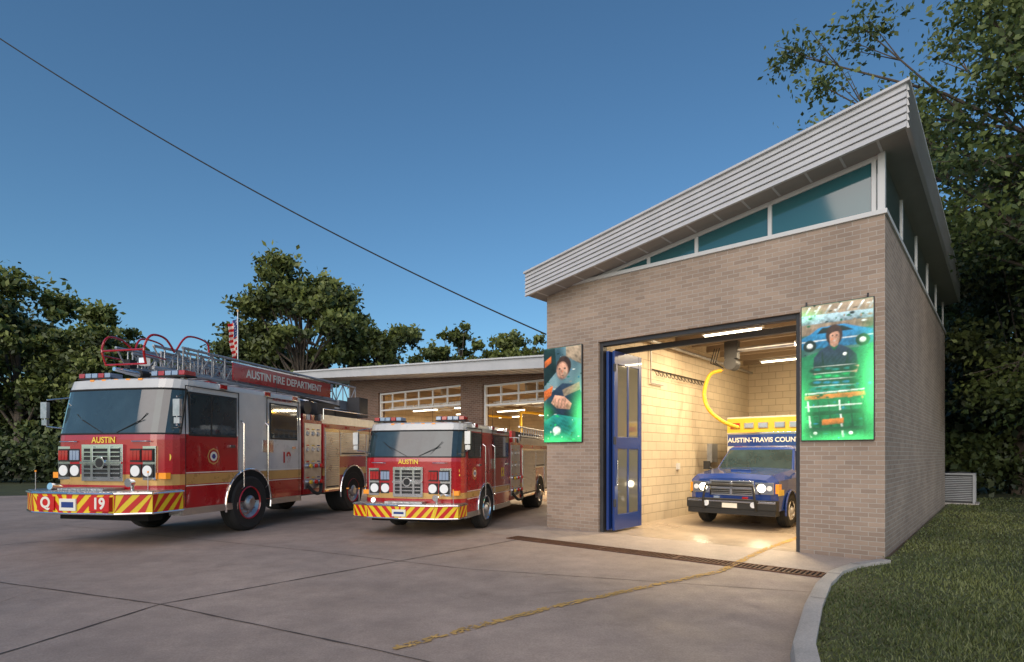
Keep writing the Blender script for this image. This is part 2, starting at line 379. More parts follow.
for i in range(7):
    x=-19.5+i*2.1; z=cb(x)-.42; b.box(x,x+.1,yW+.4,15.5,z-.2,z+.2,'ceil')
b.build('wing_interior',FS)
b=MB(); b.quad([(-20.4,5.2,.0094),(-6,5.2,.0094),(-6,15.6,.0094),(-20.4,15.6,.0094)],'floor'); b.build('wing_floor',FS,recalc=False)
b=MB()
b.prism([(-23.2,cb(-23.2)+.04),(-22.6,cb(-22.6)),(-5.95,cb(-5.95)),(-5.95,cb(-5.95)+.33),(-23.2,cb(-23.2)+.3)],3.95,17,'metalw')
b.prism([(-23.3,cb(-23.3)+.30),(-5.95,cb(-5.95)+.335),(-5.95,cb(-5.95)+.38),(-23.3,cb(-23.3)+.36)],3.88,17.1,'wframe')
for i in range(34):
    x=-22.4+i*.48; b.box(x,x+.02,4.0,5.19,cb(x)-.012,cb(x)+.01,'soffit')
b.build('wing_roof',FS)
b=MB()
for (x0,x1,zt_) in((-18.75,-13.8,4.1),(-12.72,-8,3.98)):
    b.box(x0,x0+.08,yW+.1,yW+.2,0,zt_,'wframe'); b.box(x1-.08,x1,yW+.1,yW+.2,0,zt_,'wframe')
    for z in(zt_-.06,zt_-.40,zt_-.74): b.box(x0+.08,x1-.08,yW+.1,yW+.17,z-.03,z+.04,'wframe')
    for i in range(1,6):
        x=x0+(x1-x0)*i/6; b.box(x-.025,x+.025,yW+.1,yW+.168,zt_-.71,zt_-.09,'wframe')
    for k in range(3):
        y=yW+.6+k*1.1; b.box(x0+.1,x1-.1,y,y+.06,zt_-.62,zt_-.56,'wframe')
    for i in range(7):
        x=x0+.1+(x1-x0-.2)*i/6; b.box(x-.02,x+.02,yW+.5,yW+3.4,zt_-.62,zt_-.58,'wframe')
b.build('wing_overhead_doors',FS,bevel=.004)
b=MB()
for x in(-17.6,-15,-12,-9.4):
    for y in(6.8,9.4,12.4):
        b.box(x-.8,x+.8,y-.05,y+.05,3.42,3.47,'wframe'); b.box(x-.75,x+.75,y-.035,y+.035,3.385,3.418,'lamp')
        if y==9.4: area('wing_lamp',FS,(x,y,3.37),1.5,.12,240,WARM)
    b.cyl((x+.9,9,3.3),(x+.9,9.0,2.4),.06,'yhose'); b.cyl((x+.9,9,3.3),(x+.4,12,3.35),.06,'yhose')
    b.box(x-.4,x+.4,15.2,15.59,0,2.1,'rlens'if x<-14 else 'navy')
b.build('wing_light_fixtures',FS)
x0,x1,y0,y1=-5.5,-.45,-1.75,-1.47
g=MB(); g.box(x0,x1,y0,y1,.0045,.0065,'void')
g.box(x0,x1,y0-.03,y0,.0045,.02,'rust'); g.box(x0,x1,y1,y1+.03,.0045,.02,'rust')
n=int((x1-x0)/.06)
for i in range(n): g.box(x0+i*.06,x0+i*.06+.028,y0,y1,.009,.018,'rust')
for i in range(9): g.box(x0+i*.63,x0+i*.63+.035,y0,y1,.010,.0195,'rust')
TG=empty('trench_drain',(CX,CY,0),BR); g.build('grate',TG)
g=MB(); g.quad([(-6.3,-.0,.0083),(-.05,-.0,.0083),(-.05,-1.43,.0083),(-6.3,-1.43,.0083)],'apron'); g.build('apron_slab',TG,recalc=False)

# ------------------------------------------------------------ posters: the print is a fine vertex-coloured sheet
PC=dict(skin=(.50,.26,.17),hair=(.035,.018,.012),shirt=(.015,.028,.05),blue=(.02,.17,.33),sky=(.32,.46,.50),green=(.01,.40,.10),lime=(.08,.80,.20),
 dk=(.008,.022,.02),teal=(.012,.15,.13),orange=(.50,.11,.02),wht=(.62,.65,.6),tan=(.28,.21,.14),grn2=(.010,.12,.05))
prng=np.random.default_rng(3)
def smooth_noise(U,V,f,k=7):
    s=np.zeros_like(U)
    for i in range(k):
        a,c=prng.normal(size=2)*f; s+=np.sin(a*U*2+c*V*4+prng.uniform(0,6.3))
    return s/k
class Print:
    def __init__(s,x0,x1,z0,z1,y,cols):
        s.g=(x0,x1,z0,z1,y); s.nu,s.nv=150,320
        s.U,s.V=np.meshgrid(np.linspace(0,1,s.nu),np.linspace(0,1,s.nv)); n=(smooth_noise(s.U,s.V,3)*1.4+.5).clip(0,1)[...,None]
        a,c=[np.array(q) for q in cols]; s.I=a*(1-n)+c*n
    def put(s,mask,m,cv,rv):
        col=np.array(PC[m]); sh=np.clip(1+.45*np.clip((s.V-cv)/max(rv,.02),-1,1)+.5*smooth_noise(s.U,s.V,10)+.45*smooth_noise(s.U,s.V,26),.2,2.2)
        s.I=s.I*(1-mask[...,None])+col*sh[...,None]*mask[...,None]
    def poly(s,pts,m):
        ins=np.zeros_like(s.U,bool)
        for (xa,ya),(xb,yb) in zip(pts,pts[1:]+pts[:1]):
            c=((ya>s.V)!=(yb>s.V))&(s.U<(xb-xa)*(s.V-ya)/(yb-ya+1e-12)+xa); ins^=c
        k=ins.astype(float); k=(k+np.roll(k,1,0)+np.roll(k,-1,0)+np.roll(k,1,1)+np.roll(k,-1,1))/5
        vs_=[p[1] for p in pts]; s.put(k,m,(min(vs_)+max(vs_))/2,(max(vs_)-min(vs_))/2)
    def ell(s,cx,cy,rx,ry,m,soft=.15):
        d=np.sqrt(((s.U-cx)/rx)**2+((s.V-cy)/ry)**2); s.put(np.clip((1.05-d)/soft,0,1),m,cy,ry)
    def glow(s,cx,cy,rx,ry,m,a):
        d=((s.U-cx)/rx)**2+((s.V-cy)/ry)**2; s.I=s.I+np.array(PC[m])*(a*np.exp(-d))[...,None]
    def clutter(s,n,v0,v1,cols):
        for i in range(n):
            s.ell(prng.uniform(0,1),prng.uniform(v0,v1),prng.uniform(.01,.05),prng.uniform(.003,.014),cols[i%len(cols)],.5)
    def build(s,name,parent):
        I=s.I
        for _ in range(1): I=(I+np.roll(I,1,0)+np.roll(I,-1,0)+np.roll(I,1,1)+np.roll(I,-1,1))/5
        I=np.clip(I*(1+.10*prng.normal(size=s.U.shape)[...,None]),0,1.1)
        x0,x1,z0,z1,y=s.g; V=np.stack([x0+(x1-x0)*s.U,np.full_like(s.U,y),z0+(z1-z0)*s.V],-1).reshape(-1,3)
        idx=np.arange(s.nu*s.nv).reshape(s.nv,s.nu); F=np.stack([idx[:-1,:-1],idx[:-1,1:],idx[1:,1:],idx[1:,:-1]],-1).reshape(-1,4)
        me=bpy.data.meshes.new(name); me.from_pydata(V.tolist(),[],F.tolist())
        at=me.color_attributes.new('print','FLOAT_COLOR','POINT'); at.data.foreach_set('color',np.concatenate([I.reshape(-1,3),np.ones((len(V),1))],1).ravel().astype(np.float32))
        m,nt,bb=base_mat(name+'_ink'); an=nt.nodes.new('ShaderNodeAttribute'); an.attribute_name='print'
        nt.links.new(an.outputs['Color'],bb.inputs['Base Color']); nt.links.new(an.outputs['Color'],bb.inputs['Emission Color']); bb.inputs['Emission Strength'].default_value=.6; bb.inputs['Roughness'].default_value=.35; nosample(m)
        me.materials.append(m); o=bpy.data.objects.new(name,me); sc.collection.objects.link(o); o.parent=parent
P1=empty('poster_banner',(CX,CY,0),BR)
b=MB(); b.box(-1.07,-.12,-.055,-.012,1.71,3.74,'darkm'); b.cyl((-1.0,-.035,3.74),(-1.0,-.035,3.80),.012,'darkm'); b.cyl((-.2,-.035,3.74),(-.2,-.035,3.80),.012,'darkm'); b.box(-1.03,-.95,-.02,-.003,3.7,3.72,'darkm');b.build('frame',P1)
p=Print(-1.06,-.13,1.72,3.73,-.058,((.02,.08,.07),(.10,.22,.17)))
p.poly([(0,.78),(1,.80),(1,1),(0,1)],'tan'); p.poly([(0,.86),(1,.86),(1,.92),(0,.93)],'sky'); p.clutter(30,.84,1,['wht','dk','tan','grn2'])
for i in range(7): p.poly([(.03+i*.15,.93),(.06+i*.15,.93),(.14+i*.15,.99),(.11+i*.15,.99)],'wht')
p.poly([(0,.68),(.0,.76),(.12,.785),(.25,.83),(.6,.84),(.85,.80),(1,.78),(1,.68)],'blue'); p.poly([(.22,.785),(.3,.825),(.58,.83),(.74,.79)],'dk'); p.poly([(.42,.79),(.44,.825),(.46,.825),(.44,.79)],'wht'); p.poly([(.0,.735),(1,.745),(1,.738),(0,.728)],'wht')
p.ell(.12,.70,.10,.045,'dk'); p.ell(.12,.70,.05,.022,'wht',.4); p.ell(.86,.71,.10,.045,'dk'); p.ell(.86,.71,.05,.022,'wht',.4)
p.poly([(0,0),(.0,.62),(.3,.66),(.8,.66),(1,.68),(1,0)],'grn2'); p.clutter(60,.0,.64,['teal','green','dk','grn2','blue'])
p.ell(.47,.765,.12,.080,'hair'); p.poly([(.42,.67),(.52,.67),(.53,.74),(.41,.74)],'skin')
p.poly([(.16,.48),(.18,.61),(.27,.665),(.41,.695),(.47,.675),(.54,.695),(.68,.66),(.78,.61),(.81,.48)],'shirt')
p.poly([(.41,.695),(.47,.65),(.54,.695),(.47,.675)],'grn2'); p.ell(.62,.62,.03,.012,'wht'); p.poly([(.3,.55),(.29,.64),(.31,.65),(.33,.55)],'dk'); p.poly([(.66,.55),(.67,.64),(.65,.65),(.63,.55)],'dk')
p.ell(.475,.750,.078,.060,'skin',.3); p.poly([(.385,.765),(.40,.81),(.47,.828),(.55,.81),(.57,.76),(.52,.79),(.45,.785)],'hair'); p.ell(.44,.735,.02,.012,'orange',1); p.ell(.52,.735,.018,.01,'tan',1)
p.ell(.447,.762,.013,.005,'dk'); p.ell(.507,.762,.013,.005,'dk'); p.poly([(.447,.728),(.475,.719),(.505,.728),(.475,.725)],'wht')
p.poly([(.16,.53),(.2,.47),(.42,.495),(.42,.53)],'skin'); p.poly([(.81,.53),(.77,.47),(.56,.495),(.56,.53)],'skin')
for (cy,ry,m,c2) in((.515,.034,'dk','teal'),(.468,.03,'grn2','green'),(.42,.034,'dk','blue'),(.375,.03,'teal','dk')):
    p.ell(.46,cy,.36,ry,m)
    for q in range(4): p.ell(.24+q*.14+prng.uniform(-.03,.03),cy+prng.uniform(-.005,.012),.07,ry*.35,c2,.7)
    p.ell(.46,cy+ry*.8,.33,.003,'wht',.6); p.ell(.72,cy,.04,ry*.6,'dk')
p.poly([(.05,.33),(.88,.345),(.9,.315),(.04,.30)],'orange'); p.poly([(.05,.348),(.88,.364),(.88,.356),(.05,.338)],'wht'); p.clutter(14,.30,.35,['dk','orange'])
for i in range(6): p.poly([(.08+i*.15,.29),(.10+i*.15,.29),(.16+i*.15,.02),(.13+i*.15,.02)],'wht' if i%3==0 else 'dk')
p.poly([(.05,.21),(.85,.22),(.85,.19),(.05,.18)],'dk'); p.poly([(.05,.25),(.85,.26),(.85,.252),(.05,.242)],'wht')
p.poly([(.02,.09),(.9,.1),(.9,.07),(.02,.06)],'dk'); p.ell(.2,.05,.08,.032,'dk'); p.ell(.2,.05,.03,.012,'wht'); p.ell(.7,.05,.08,.032,'dk'); p.ell(.7,.05,.03,.012,'wht'); p.poly([(.3,.15),(.6,.16),(.6,.12),(.3,.11)],'orange')
p.glow(1.02,.40,.17,.28,'lime',1.3); p.glow(-.02,.2,.12,.2,'lime',.9); p.glow(.6,.0,.5,.05,'lime',.9); p.glow(.45,.30,.5,.22,'lime',.16); p.glow(.05,.93,.2,.04,'lime',.5)
p.build('print',P1)
P2=empty('poster_banner',(CX,CY,0),BR)
b=MB(); b.box(-5.97,-5.03,-.055,-.012,1.75,3.68,'darkm'); b.build('frame',P2)
p=Print(-5.96,-5.04,1.76,3.67,-.058,((.03,.07,.09),(.16,.26,.28)))
p.clutter(50,.5,1,['wht','dk','tan','blue','teal']); p.poly([(0,.6),(.35,.75),(.3,1),(0,1)],'dk'); p.poly([(.6,.9),(1,.8),(1,1),(.6,1)],'tan'); p.poly([(.02,.8),(.2,.85),(.2,.92),(.02,.87)],'orange')
p.poly([(.0,.25),(.1,.5),(.5,.62),(.9,.6),(1,.5),(1,.2)],'shirt'); p.ell(.54,.80,.20,.11,'hair'); p.ell(.5,.75,.165,.10,'skin',.3); p.ell(.58,.72,.08,.05,'tan',1)
p.ell(.43,.775,.026,.008,'dk'); p.ell(.57,.775,.026,.008,'dk'); p.ell(.505,.745,.016,.012,'orange',1); p.poly([(.44,.708),(.5,.694),(.57,.708),(.5,.702)],'dk')
p.poly([(.2,.42),(.3,.5),(.55,.48),(.75,.40),(.7,.34),(.35,.36)],'skin'); p.poly([(.5,.55),(.95,.62),(.97,.54),(.55,.48)],'tan')
for i in range(4): p.poly([(.27+i*.09,.36),(.28+i*.09,.36),(.33+i*.09,.46),(.32+i*.09,.46)],'hair')
p.poly([(0,0),(0,.22),(.3,.30),(1,.24),(1,0)],'teal'); p.clutter(30,0,.3,['wht','grn2','green','dk']); p.ell(.35,.12,.12,.05,'wht',.4)
p.poly([(.0,.55),(.25,.6),(.2,.5),(0,.44)],'orange'); p.glow(1.02,.25,.2,.25,'lime',1.2); p.glow(.3,.0,.5,.08,'lime',.9); p.glow(0,.3,.2,.1,'lime',.4)
p.build('print',P2)

# ------------------------------------------------------------ vehicles
def wheel(b,x,yo,s,r,w,rim='alu',ring=None,n=32):
    b.lathe([(r*.58,.015),(r*.88,0),(r*.97,.035),(r,.07),(r,w-.05),(r*.9,w),(r*.5,w)],(x,yo,r),s,'tyre',n)
    for k in(.3,.5,.7): b.lathe([(r*1.003,w*k-.008),(r*1.003,w*k+.008)],(x,yo,r),s,'black',n)
    b.lathe([(r*.59,.012),(r*.56,-.004),(r*.53,.03)],(x,yo,r),s,'chrome' if not ring else ring,n)
    b.lathe([(r*.53,.03),(r*.42,.085),(r*.28,.07),(r*.25,-.0),(r*.16,-.04),(0.001,-.045)],(x,yo,r),s,rim,n)
    for i in range(10):
        a=2*math.pi*i/10; px,pz=x+r*.345*math.cos(a),r+r*.345*math.sin(a)
        b.cyl((px,yo-s*.085,pz),(px,yo-s*.03,pz),.016,'chrome',6)
def arch(b,x,y,s,r,r0,col='chrome',z0=.5):
    pts=[(x+r*math.cos(a),y,r0+r*math.sin(a)) for a in [math.pi*i/16 for i in range(-1,18)]]
    b.quad([(p[0],y+s*.004,max(p[2],z0)) for p in pts],'void')
    for i in range(len(pts)-1):
        a=pts[i];c=pts[i+1]; b.cyl((a[0],y+s*.01,a[2]),(c[0],y+s*.01,c[2]),.022,col,8)

def fire_truck(name,loc,rz,scale,T):
    E=empty(name,loc,rz,scale)
    w=1.22; xf,xr=T['xf'],T['xr']; z0=T['z0']; g0,g1=T['g0'],T['g1']; w0,w1=T['w0'],T['w1']; rf=T['roof']; wr=T['wr']
    x2=.32; x1=-.45; rd=.34; bow=.09
    def ring(z,xf_,w_,rd_):
        L=[(xr,w_),(x1,w_),(x2,w_),(xf_-rd_,w_)]
        for i in range(1,6):
            a=rad(18*i); L.append((xf_-rd_+rd_*math.sin(a),w_-rd_+rd_*math.cos(a)))
        F=[(xf_,(w_-rd_)*(1-2*i/6)) for i in range(1,6)]
        P=L+F+[(x,-y) for x,y in reversed(L)]
        out=[]
        for x,y in P:
            if x>xf_-rd_+.001: x+=bow*(1-(y/w_)**2)
            out.append((x,y,z))
        return out
    lv=[(z0,xf,w,rd),(g0,xf,w,rd),(g1,xf,w,rd),(w0-.10,xf,w,rd),(w0,xf-.01,w,rd),(w1,xf-.17,w-.02,rd),(w1+.10,xf-.2,w-.02,rd),(rf-.03,xf-.22,w-.03,rd),(rf,xf-.32,w-.12,rd)]
    b=MB(); rings=[ring(*l) for l in lv]; n=len(rings[0])
    for j in range(len(rings)-1):
        for k in range(n):
            fr=4<=k<=n-6
            m='red'
            if j==1: m='gold'
            elif j==4: m='bglass' if fr else ('white' if (k<=T['wseg'] or k>=n-2-T['wseg'] or T['ladder']) else 'red')
            elif j>=5: m='white'
            elif j in(2,3) and (k<=T['wseg'] or k>=n-2-T['wseg']) : m='white'
            if k==n-1: m='white' if j>=3 else 'red'
            a=rings[j];c=rings[j+1]; b.add([a[k],a[(k+1)%n],c[(k+1)%n],c[k]],[(0,1,2,3)],m)
    b.quad(rings[-1],'white'); b.quad(rings[0],'void')
    b.build('cab',E,ang=30)
    b=MB()
    for k in range(4,n-5):
        for j,r_ in((4,.016),(5,.018)):
            a=Vector(rings[j][k]);c=Vector(rings[j][k+1]); b.cyl(a,c,r_,'black',6)
    for k in(4,n-5): b.cyl(rings[4][k],rings[5][k],.02,'black',6)
    for s in(1,-1):
        xw=xf+.075; b.cyl((xw,.15*s+.1,w0+.02),(xw-.05,.62*s+.1,w0+.24),.007,'black',6); b.cyl((xw-.03,.40*s+.1,w0+.05),(xw-.09,.72*s+.05,w0+.34),.006,'black',6)
    b.build('windshield_trim',E)
    b=MB(); gw=T['gw']; gz0,gz1=T['gz0'],T['gz1']; gx=xf+bow
    b.box(gx-.08,gx+.035,-gw,gw,gz0,gz1,'chrome')
    b.box(gx+.0351,gx+.038,-gw+.05,gw-.05,gz0+.05,gz1-.05,'black')
    nl=8
    for i in range(nl):
        z=gz0+.06+(gz1-gz0-.12)*i/(nl-1); b.box(gx+.036,gx+.062,-gw+.05,gw-.05,z-.010,z+.010,'chrome')
    for y in(-gw*.42,gw*.42): b.box(gx+.036,gx+.068,y-.025,y+.025,gz0+.03,gz1-.03,'chrome')
    b.box(gx+.04,gx+.07,-gw,gw,(gz0+gz1)/2-.02,(gz0+gz1)/2+.02,'chrome')
    b.build('grille',E,bevel=.006)
    b=MB()
    b.cyl((gx+.04,0,(gz0+gz1)/2),(gx+.085,0,(gz0+gz1)/2),.10,'chrome',20); b.cyl((gx+.086,0,(gz0+gz1)/2),(gx+.089,0,(gz0+gz1)/2),.075,'black',20)
    for s in(1,-1):
        y0,y1=s*(gw+.06),s*(w-.22); zz0,zz1=gz0+.02,gz1-.03; hx=xf+.035
        b.box(hx-.1,hx+.02,y0,y1,zz0,zz1,'chrome')
        for i in range(2):
            for k in range(2):
                yy=y0+(y1-y0)*(.27+.46*i); zz=zz0+(zz1-zz0)*(.27+.46*k); hw=abs(y1-y0)*.19; hh=(zz1-zz0)*.17
                b.box(hx+.02,hx+.04,yy-hw*1.1,yy+hw*1.1,zz-hh*1.15,zz+hh*1.15,'black')
                lens='rlens' if (i==0)==(s>0) or T['ladder'] and i==1 else 'blens'
                if k==0: b.cyl((hx+.04,yy,zz),(hx+.052,yy,zz),min(hw,hh)*.95,'hlamp',18)
                else:
                    for q in range(3): b.box(hx+.04,hx+.052,yy-hw+q*hw*.68,yy-hw+q*hw*.68+hw*.6,zz-hh*.85,zz+hh*.85,lens)
        b.box(hx-.12,hx-.02,s*(w-.2),s*(w-.06),zz0+.02,zz0+.12,'amber')
        # grab handles and marker lamps on the cab front
        b.tube([(hx+.03,s*(w-.30),w0-.13),(hx+.09,s*(w-.34),w0-.13),(hx+.09,s*(w-.62),w0-.13),(hx+.05,s*(w-.66),w0-.13)],.010,'chrome',6)
    for i in range(5): y=-.5+i*.25; b.box(xf-.2,xf-.13,y-.04,y+.04,rf-.05,rf-.02,'amber')
    b.build('headlights',E,bevel=.003)
    bz0,bz1=T['bz0'],T['bz1']; e=T['ext']
    pl=[(xf-.25,1.25),(xf+e*.55,1.25),(xf+e*.95,.80),(xf+e+.04,.0),(xf+e*.95,-.80),(xf+e*.55,-1.25),(xf-.25,-1.25)]
    b=MB(); b.prism(pl,bz0,bz1-.015,'red','z'); b.prism([(x-.02 if abs(y)<1.2 else x,y*.99) for x,y in pl],bz1-.014,bz1+.012,'plate','z')
    for (a,c) in zip(pl[:-1],pl[1:]):
        a=Vector((*a,0));c=Vector((*c,0)); d=c-a; L=d.length; d/=L; nn=Vector((d.y,-d.x,0))
        if nn.dot((a+c)/2-Vector((xf-.3,0,0)))<0: nn=-nn
        def P(t,z,o): t=max(0,min(L,t)); q=a+d*t+nn*o; return (q.x,q.y,z)
        hgt=bz1-bz0-.05; st=.11; sl=hgt*.9*(1 if (a.y+c.y)>0 else -1)
        b.quad([P(0,bz0+.02,.004),P(L,bz0+.02,.004),P(L,bz1-.04,.004),P(0,bz1-.04,.004)],'yel')
        t=-1.0
        while t<L+.6:
            q=[P(t,bz0+.021,.007),P(t+st,bz0+.021,.007),P(t+st-sl,bz1-.041,.007),P(t-sl,bz1-.041,.007)]
            if (Vector(q[0])-Vector(q[1])).length>.004 or (Vector(q[2])-Vector(q[3])).length>.004: b.quad(q,'cred')
            t+=st*2
        b.cyl(P(0,bz1-.02,.01),P(L,bz1-.02,.01),.020,'chrome',8); b.cyl(P(0,bz0+.006,.006),P(L,bz0+.006,.006),.018,'chrome',8)
    b.build('bumper',E)
    b=MB()
    px=xf+e+.03
    b.box(px,px+.025,-.16,.16,bz0+.05,bz1-.10,'txtw'); b.box(px+.02,px+.027,-.12,.12,bz0+.10,bz1-.15,'navy')
    if T['ladder']:
        b.box(px-.06,px+.012,-.62,-.28,bz0+.05,bz1-.07,'cred'); b.box(px-.06,px+.012,.40,.78,bz0+.05,bz1-.07,'cred')
    b.box(xf+.12,xf+e-.15,-.45,.45,bz1+.013,bz1+.05,'plate'); b.cyl((xf+.25,.75,bz1+.01),(xf+.25,.75,bz1+.10),.03,'chrome'); b.cyl((xf+.24,.75,bz1+.14),(xf+.34,.75,bz1+.14),.05,'chrome',16,.07)
    b.cyl((xf+.2,-.75,bz1+.04),(xf+e*.6,-.75,bz1+.07),.035,'chrome',12,.06)
    for s in(1,-1): b.cyl((xf+e*.5,s*1.13,bz1),(xf+e*.5,s*1.13,bz1+.30),.006,'alu'); b.cyl((xf+e*.5,s*1.13,bz1+.3),(xf+e*.5,s*1.13,bz1+.33),.014,'amber')
    b.box(xf-.2,xf+.1,-.9,.9,z0-.18,z0,'void')
    b.build('bumper_equipment',E,bevel=.004)
    b=MB()
    for s in(1,-1):
        def Y(o): return s*(w+o)
        wins=[(x2+.07,xf-rd-.10),(xr+.18,x1-.22)]
        zw0=w0; zw1=w1-.06
        for (a,c) in wins:
            b.box(a-.03,c+.03,Y(-.03),Y(.004),zw0-.03,zw1+.03,'black'); b.box(a,c,Y(-.02),Y(.008),zw0,zw1,'bglass')
        b.box(wins[0][0]+.55*(wins[0][1]-wins[0][0]),wins[0][0]+.58*(wins[0][1]-wins[0][0]),Y(0),Y(.012),zw0,zw1,'black')
        for (a,c) in [(x2-.02,xf-rd+.0),(xr+.08,x1-.1)]:
            for x in(a,c): b.box(x-.006,x+.006,Y(-.01),Y(.0025),z0+.02,w1+.07,'void')
            b.box(a,c,Y(-.01),Y(.0026),w1+.058,w1+.07,'void')
        for x in(x2+.12,xr+.25): b.box(x,x+.14,Y(.0),Y(.035),w0-.22,w0-.17,'chrome')
        for x in(x2-.08,x1-.04):
            b.tube([(x,Y(.0),z0+.25),(x,Y(.07),z0+.3),(x,Y(.07),w0+.25),(x,Y(.0),w0+.3)],.014,'chrome')
        b.box(x2+.02,xf-.25,Y(-.25),Y(.02),z0-.12,z0-.001,'plate'); b.box(xr+.02,x1-.2,Y(-.25),Y(.02),z0-.12,z0-.001,'plate')
        for x in(xr+.25,x1-.1,x2+.4): b.box(x-.10,x+.10,Y(-.02),Y(.012),w1+.085,w1+.185,'chrome'); b.box(x-.085,x+.085,Y(.0),Y(.022),w1+.10,w1+.17,'rlens')
        b.box(x1-.3,x1+.05,Y(-.01),Y(.006),w0-.3,w0-.05,'chrome')
        for z in(g0-.03,g1+.012): b.box(xr+.01,xf-rd,Y(0),Y(.0022),z,z+.016,'txtw')
        arch(b,0,Y(.0),s,wr*1.2,wr,'chrome',z0+.01)
        mx=xf-.12; mz=w0+.40
        b.tube([(mx-.15,Y(-.05),mz-.30),(mx+.10,Y(.12),mz-.26),(mx+.12,Y(.15),mz-.1)],.012,'chrome')
        b.tube([(mx-.18,Y(-.05),mz+.26),(mx+.1,Y(.12),mz+.20)],.012,'chrome')
        b.box(mx+.08,mx+.14,Y(.08),Y(.21),mz-.12,mz+.16,'alu'); b.box(mx+.08,mx+.13,Y(.09),Y(.20),mz-.24,mz-.14,'alu'); b.box(mx+.072,mx+.08,Y(.09),Y(.20),mz-.10,mz+.14,'black')
    b.build('cab_side_fittings',E,bevel=.005)
    b=MB()
    for s in(1,-1):
        x=xf-.55
        b.box(x-.14,x+.14,s*.42,s*1.14,rf+.03,rf+.06,'black')
        for i in range(5):
            y=s*(.44+.14*i); b.box(x-.13,x+.13,y,y+s*.12,rf+.061,rf+.14,['blens','rlens','blens','blens','rlens'][i])
        b.box(x-.04,x+.04,s*.6,s*.7,rf-.01,rf+.03,'alu'); b.box(x-.04,x+.04,s*.95,s*1.02,rf-.02,rf+.03,'alu')
    b.cyl((xr+.9,.3,rf),(xr+.9,.3,rf+.14),.12,'white',16); b.box(xr+.2,xr+.9,-.7,-.15,rf,rf+.16,'white')
    b.cyl((xr+.3,.8,rf),(xr+.3,.8,rf+.5),.006,'black'); b.cyl((xr+.5,-.9,rf),(xr+.5,-.9,rf+.6),.006,'black')
    b.build('light_bar',E,bevel=.01)
    b=MB(); xa=-T['wb']
    for s in(1,-1):
        wheel(b,0,s*1.25,s,wr,.30,'alu','red' if T['ladder'] else None)
        wheel(b,xa,s*1.25,s,wr,.55,'alu','red' if T['ladder'] else None)
    b.cyl((0,-1.1,wr),(0,1.1,wr),.09,'void'); b.cyl((xa,-1.1,wr),(xa,1.1,wr),.12,'void')
    b.build('wheels',E)
    xb0,xb1=xr-.10,-T['rear']; zt_=T['body']
    b=MB()
    b.box(xb1,xb0,-1.0,1.0,z0-.05,zt_-.05,'darkm')
    xp=xb0-T['pump']
    b.box(xp,xb0,-1.20,1.20,z0+.0,zt_+.05,'red')
    for s in(1,-1):
        b.box(xp+.06,xb0-.06,s*1.2,s*1.212,z0+.12,zt_-.03,'alu')
        for i in range(3):
            for k in range(4):
                x=xb0-.18-i*(T['pump']-.36)/2; z=z0+.28+k*(zt_-z0-.55)/3
                b.cyl((x,s*1.212,z),(x,s*(1.225 if k>1 else 1.28),z),.055,'chrome',14); b.cyl((x,s*1.226,z),(x,s*1.229,z),.042,'txtw' if k>1 else 'void',14)
                if k<2: b.cyl((x,s*1.281,z),(x,s*1.32,z),.048,'cred' if i else 'ylw',12)
                b.box(x-.05,x+.05,s*1.212,s*1.222,z+.09,z+.115,['cred','ylw','navy'][i])
        # suction hose swinging from the panel
        hs=spl([(xb0-.15,s*1.22,z0+.2),(xb0-.3,s*1.34,z0+.02),(xp+.3,s*1.34,z0+.04),(xp+.1,s*1.24,z0+.25)],6); b.tube(hs,.04,'black',8)
    for i in range(4): b.box(xp+.08+i*.17,xp+.2+i*.17,-1.15,1.15,zt_+.05,zt_+.18,['wood','red','txtw','red'][i])
    b.box(xb1,xp-.01,-1.235,1.235,z0,zt_,'red')
    b.box(xb1-.0,xp-.01,-1.242,1.242,g0,g1,'gold')
    b.box(xb1+.02,xp-.03,-1.15,1.15,zt_,zt_+.22,'alu')
    b.box(xb1-.4,xb1,-1.2,1.2,z0,z0+.08,'plate'); b.box(xb1-.012,xb1,-1.2,1.2,z0+.1,zt_-.05,'yel')
    b.build('body',E,bevel=.008)
    b=MB()
    comps=[]
    if -T['wb']+wr*1.35<xp-.15: comps.append((xa+wr*1.35,xp-.08,z0+.08))
    comps.append((xa-wr*1.2,xa+wr*1.2,z0+.90))
    if xb1<xa-wr*1.6: comps.append((xb1+.07,xa-wr*1.35,z0+.08))
    for s in(1,-1):
        for (a,c,z) in comps:
            b.box(a-.03,c+.03,s*1.235,s*1.248,z-.03,zt_-.12,'chrome'); k=int((zt_-.16-z)/.045)
            for i in range(k):
                q=z+i*.045; b.box(a,c,s*1.248,s*1.258,q,q+.036,'shutter')
            b.box(a+.05,c-.05,s*1.258,s*1.27,z+.03,z+.06,'black')
        arch(b,xa,s*1.245,s,wr*1.2,wr,'chrome',z0+.01)
        for x in np.linspace(xb1+.15,xp-.15,4): b.box(x-.08,x+.08,s*1.235,s*1.262,zt_-.085,zt_-.035,'rlens'); b.box(x-.06,x+.06,s*1.24,s*1.26,z0+.02,z0+.05,'amber')
        b.tube([(xp-.1,s*1.18,zt_+.1),(xp-.1,s*1.18,zt_+.36),(xb1+.1,s*1.18,zt_+.36),(xb1+.1,s*1.18,zt_+.1)],.014,'chrome')
    b.build('compartment_shutters',E)
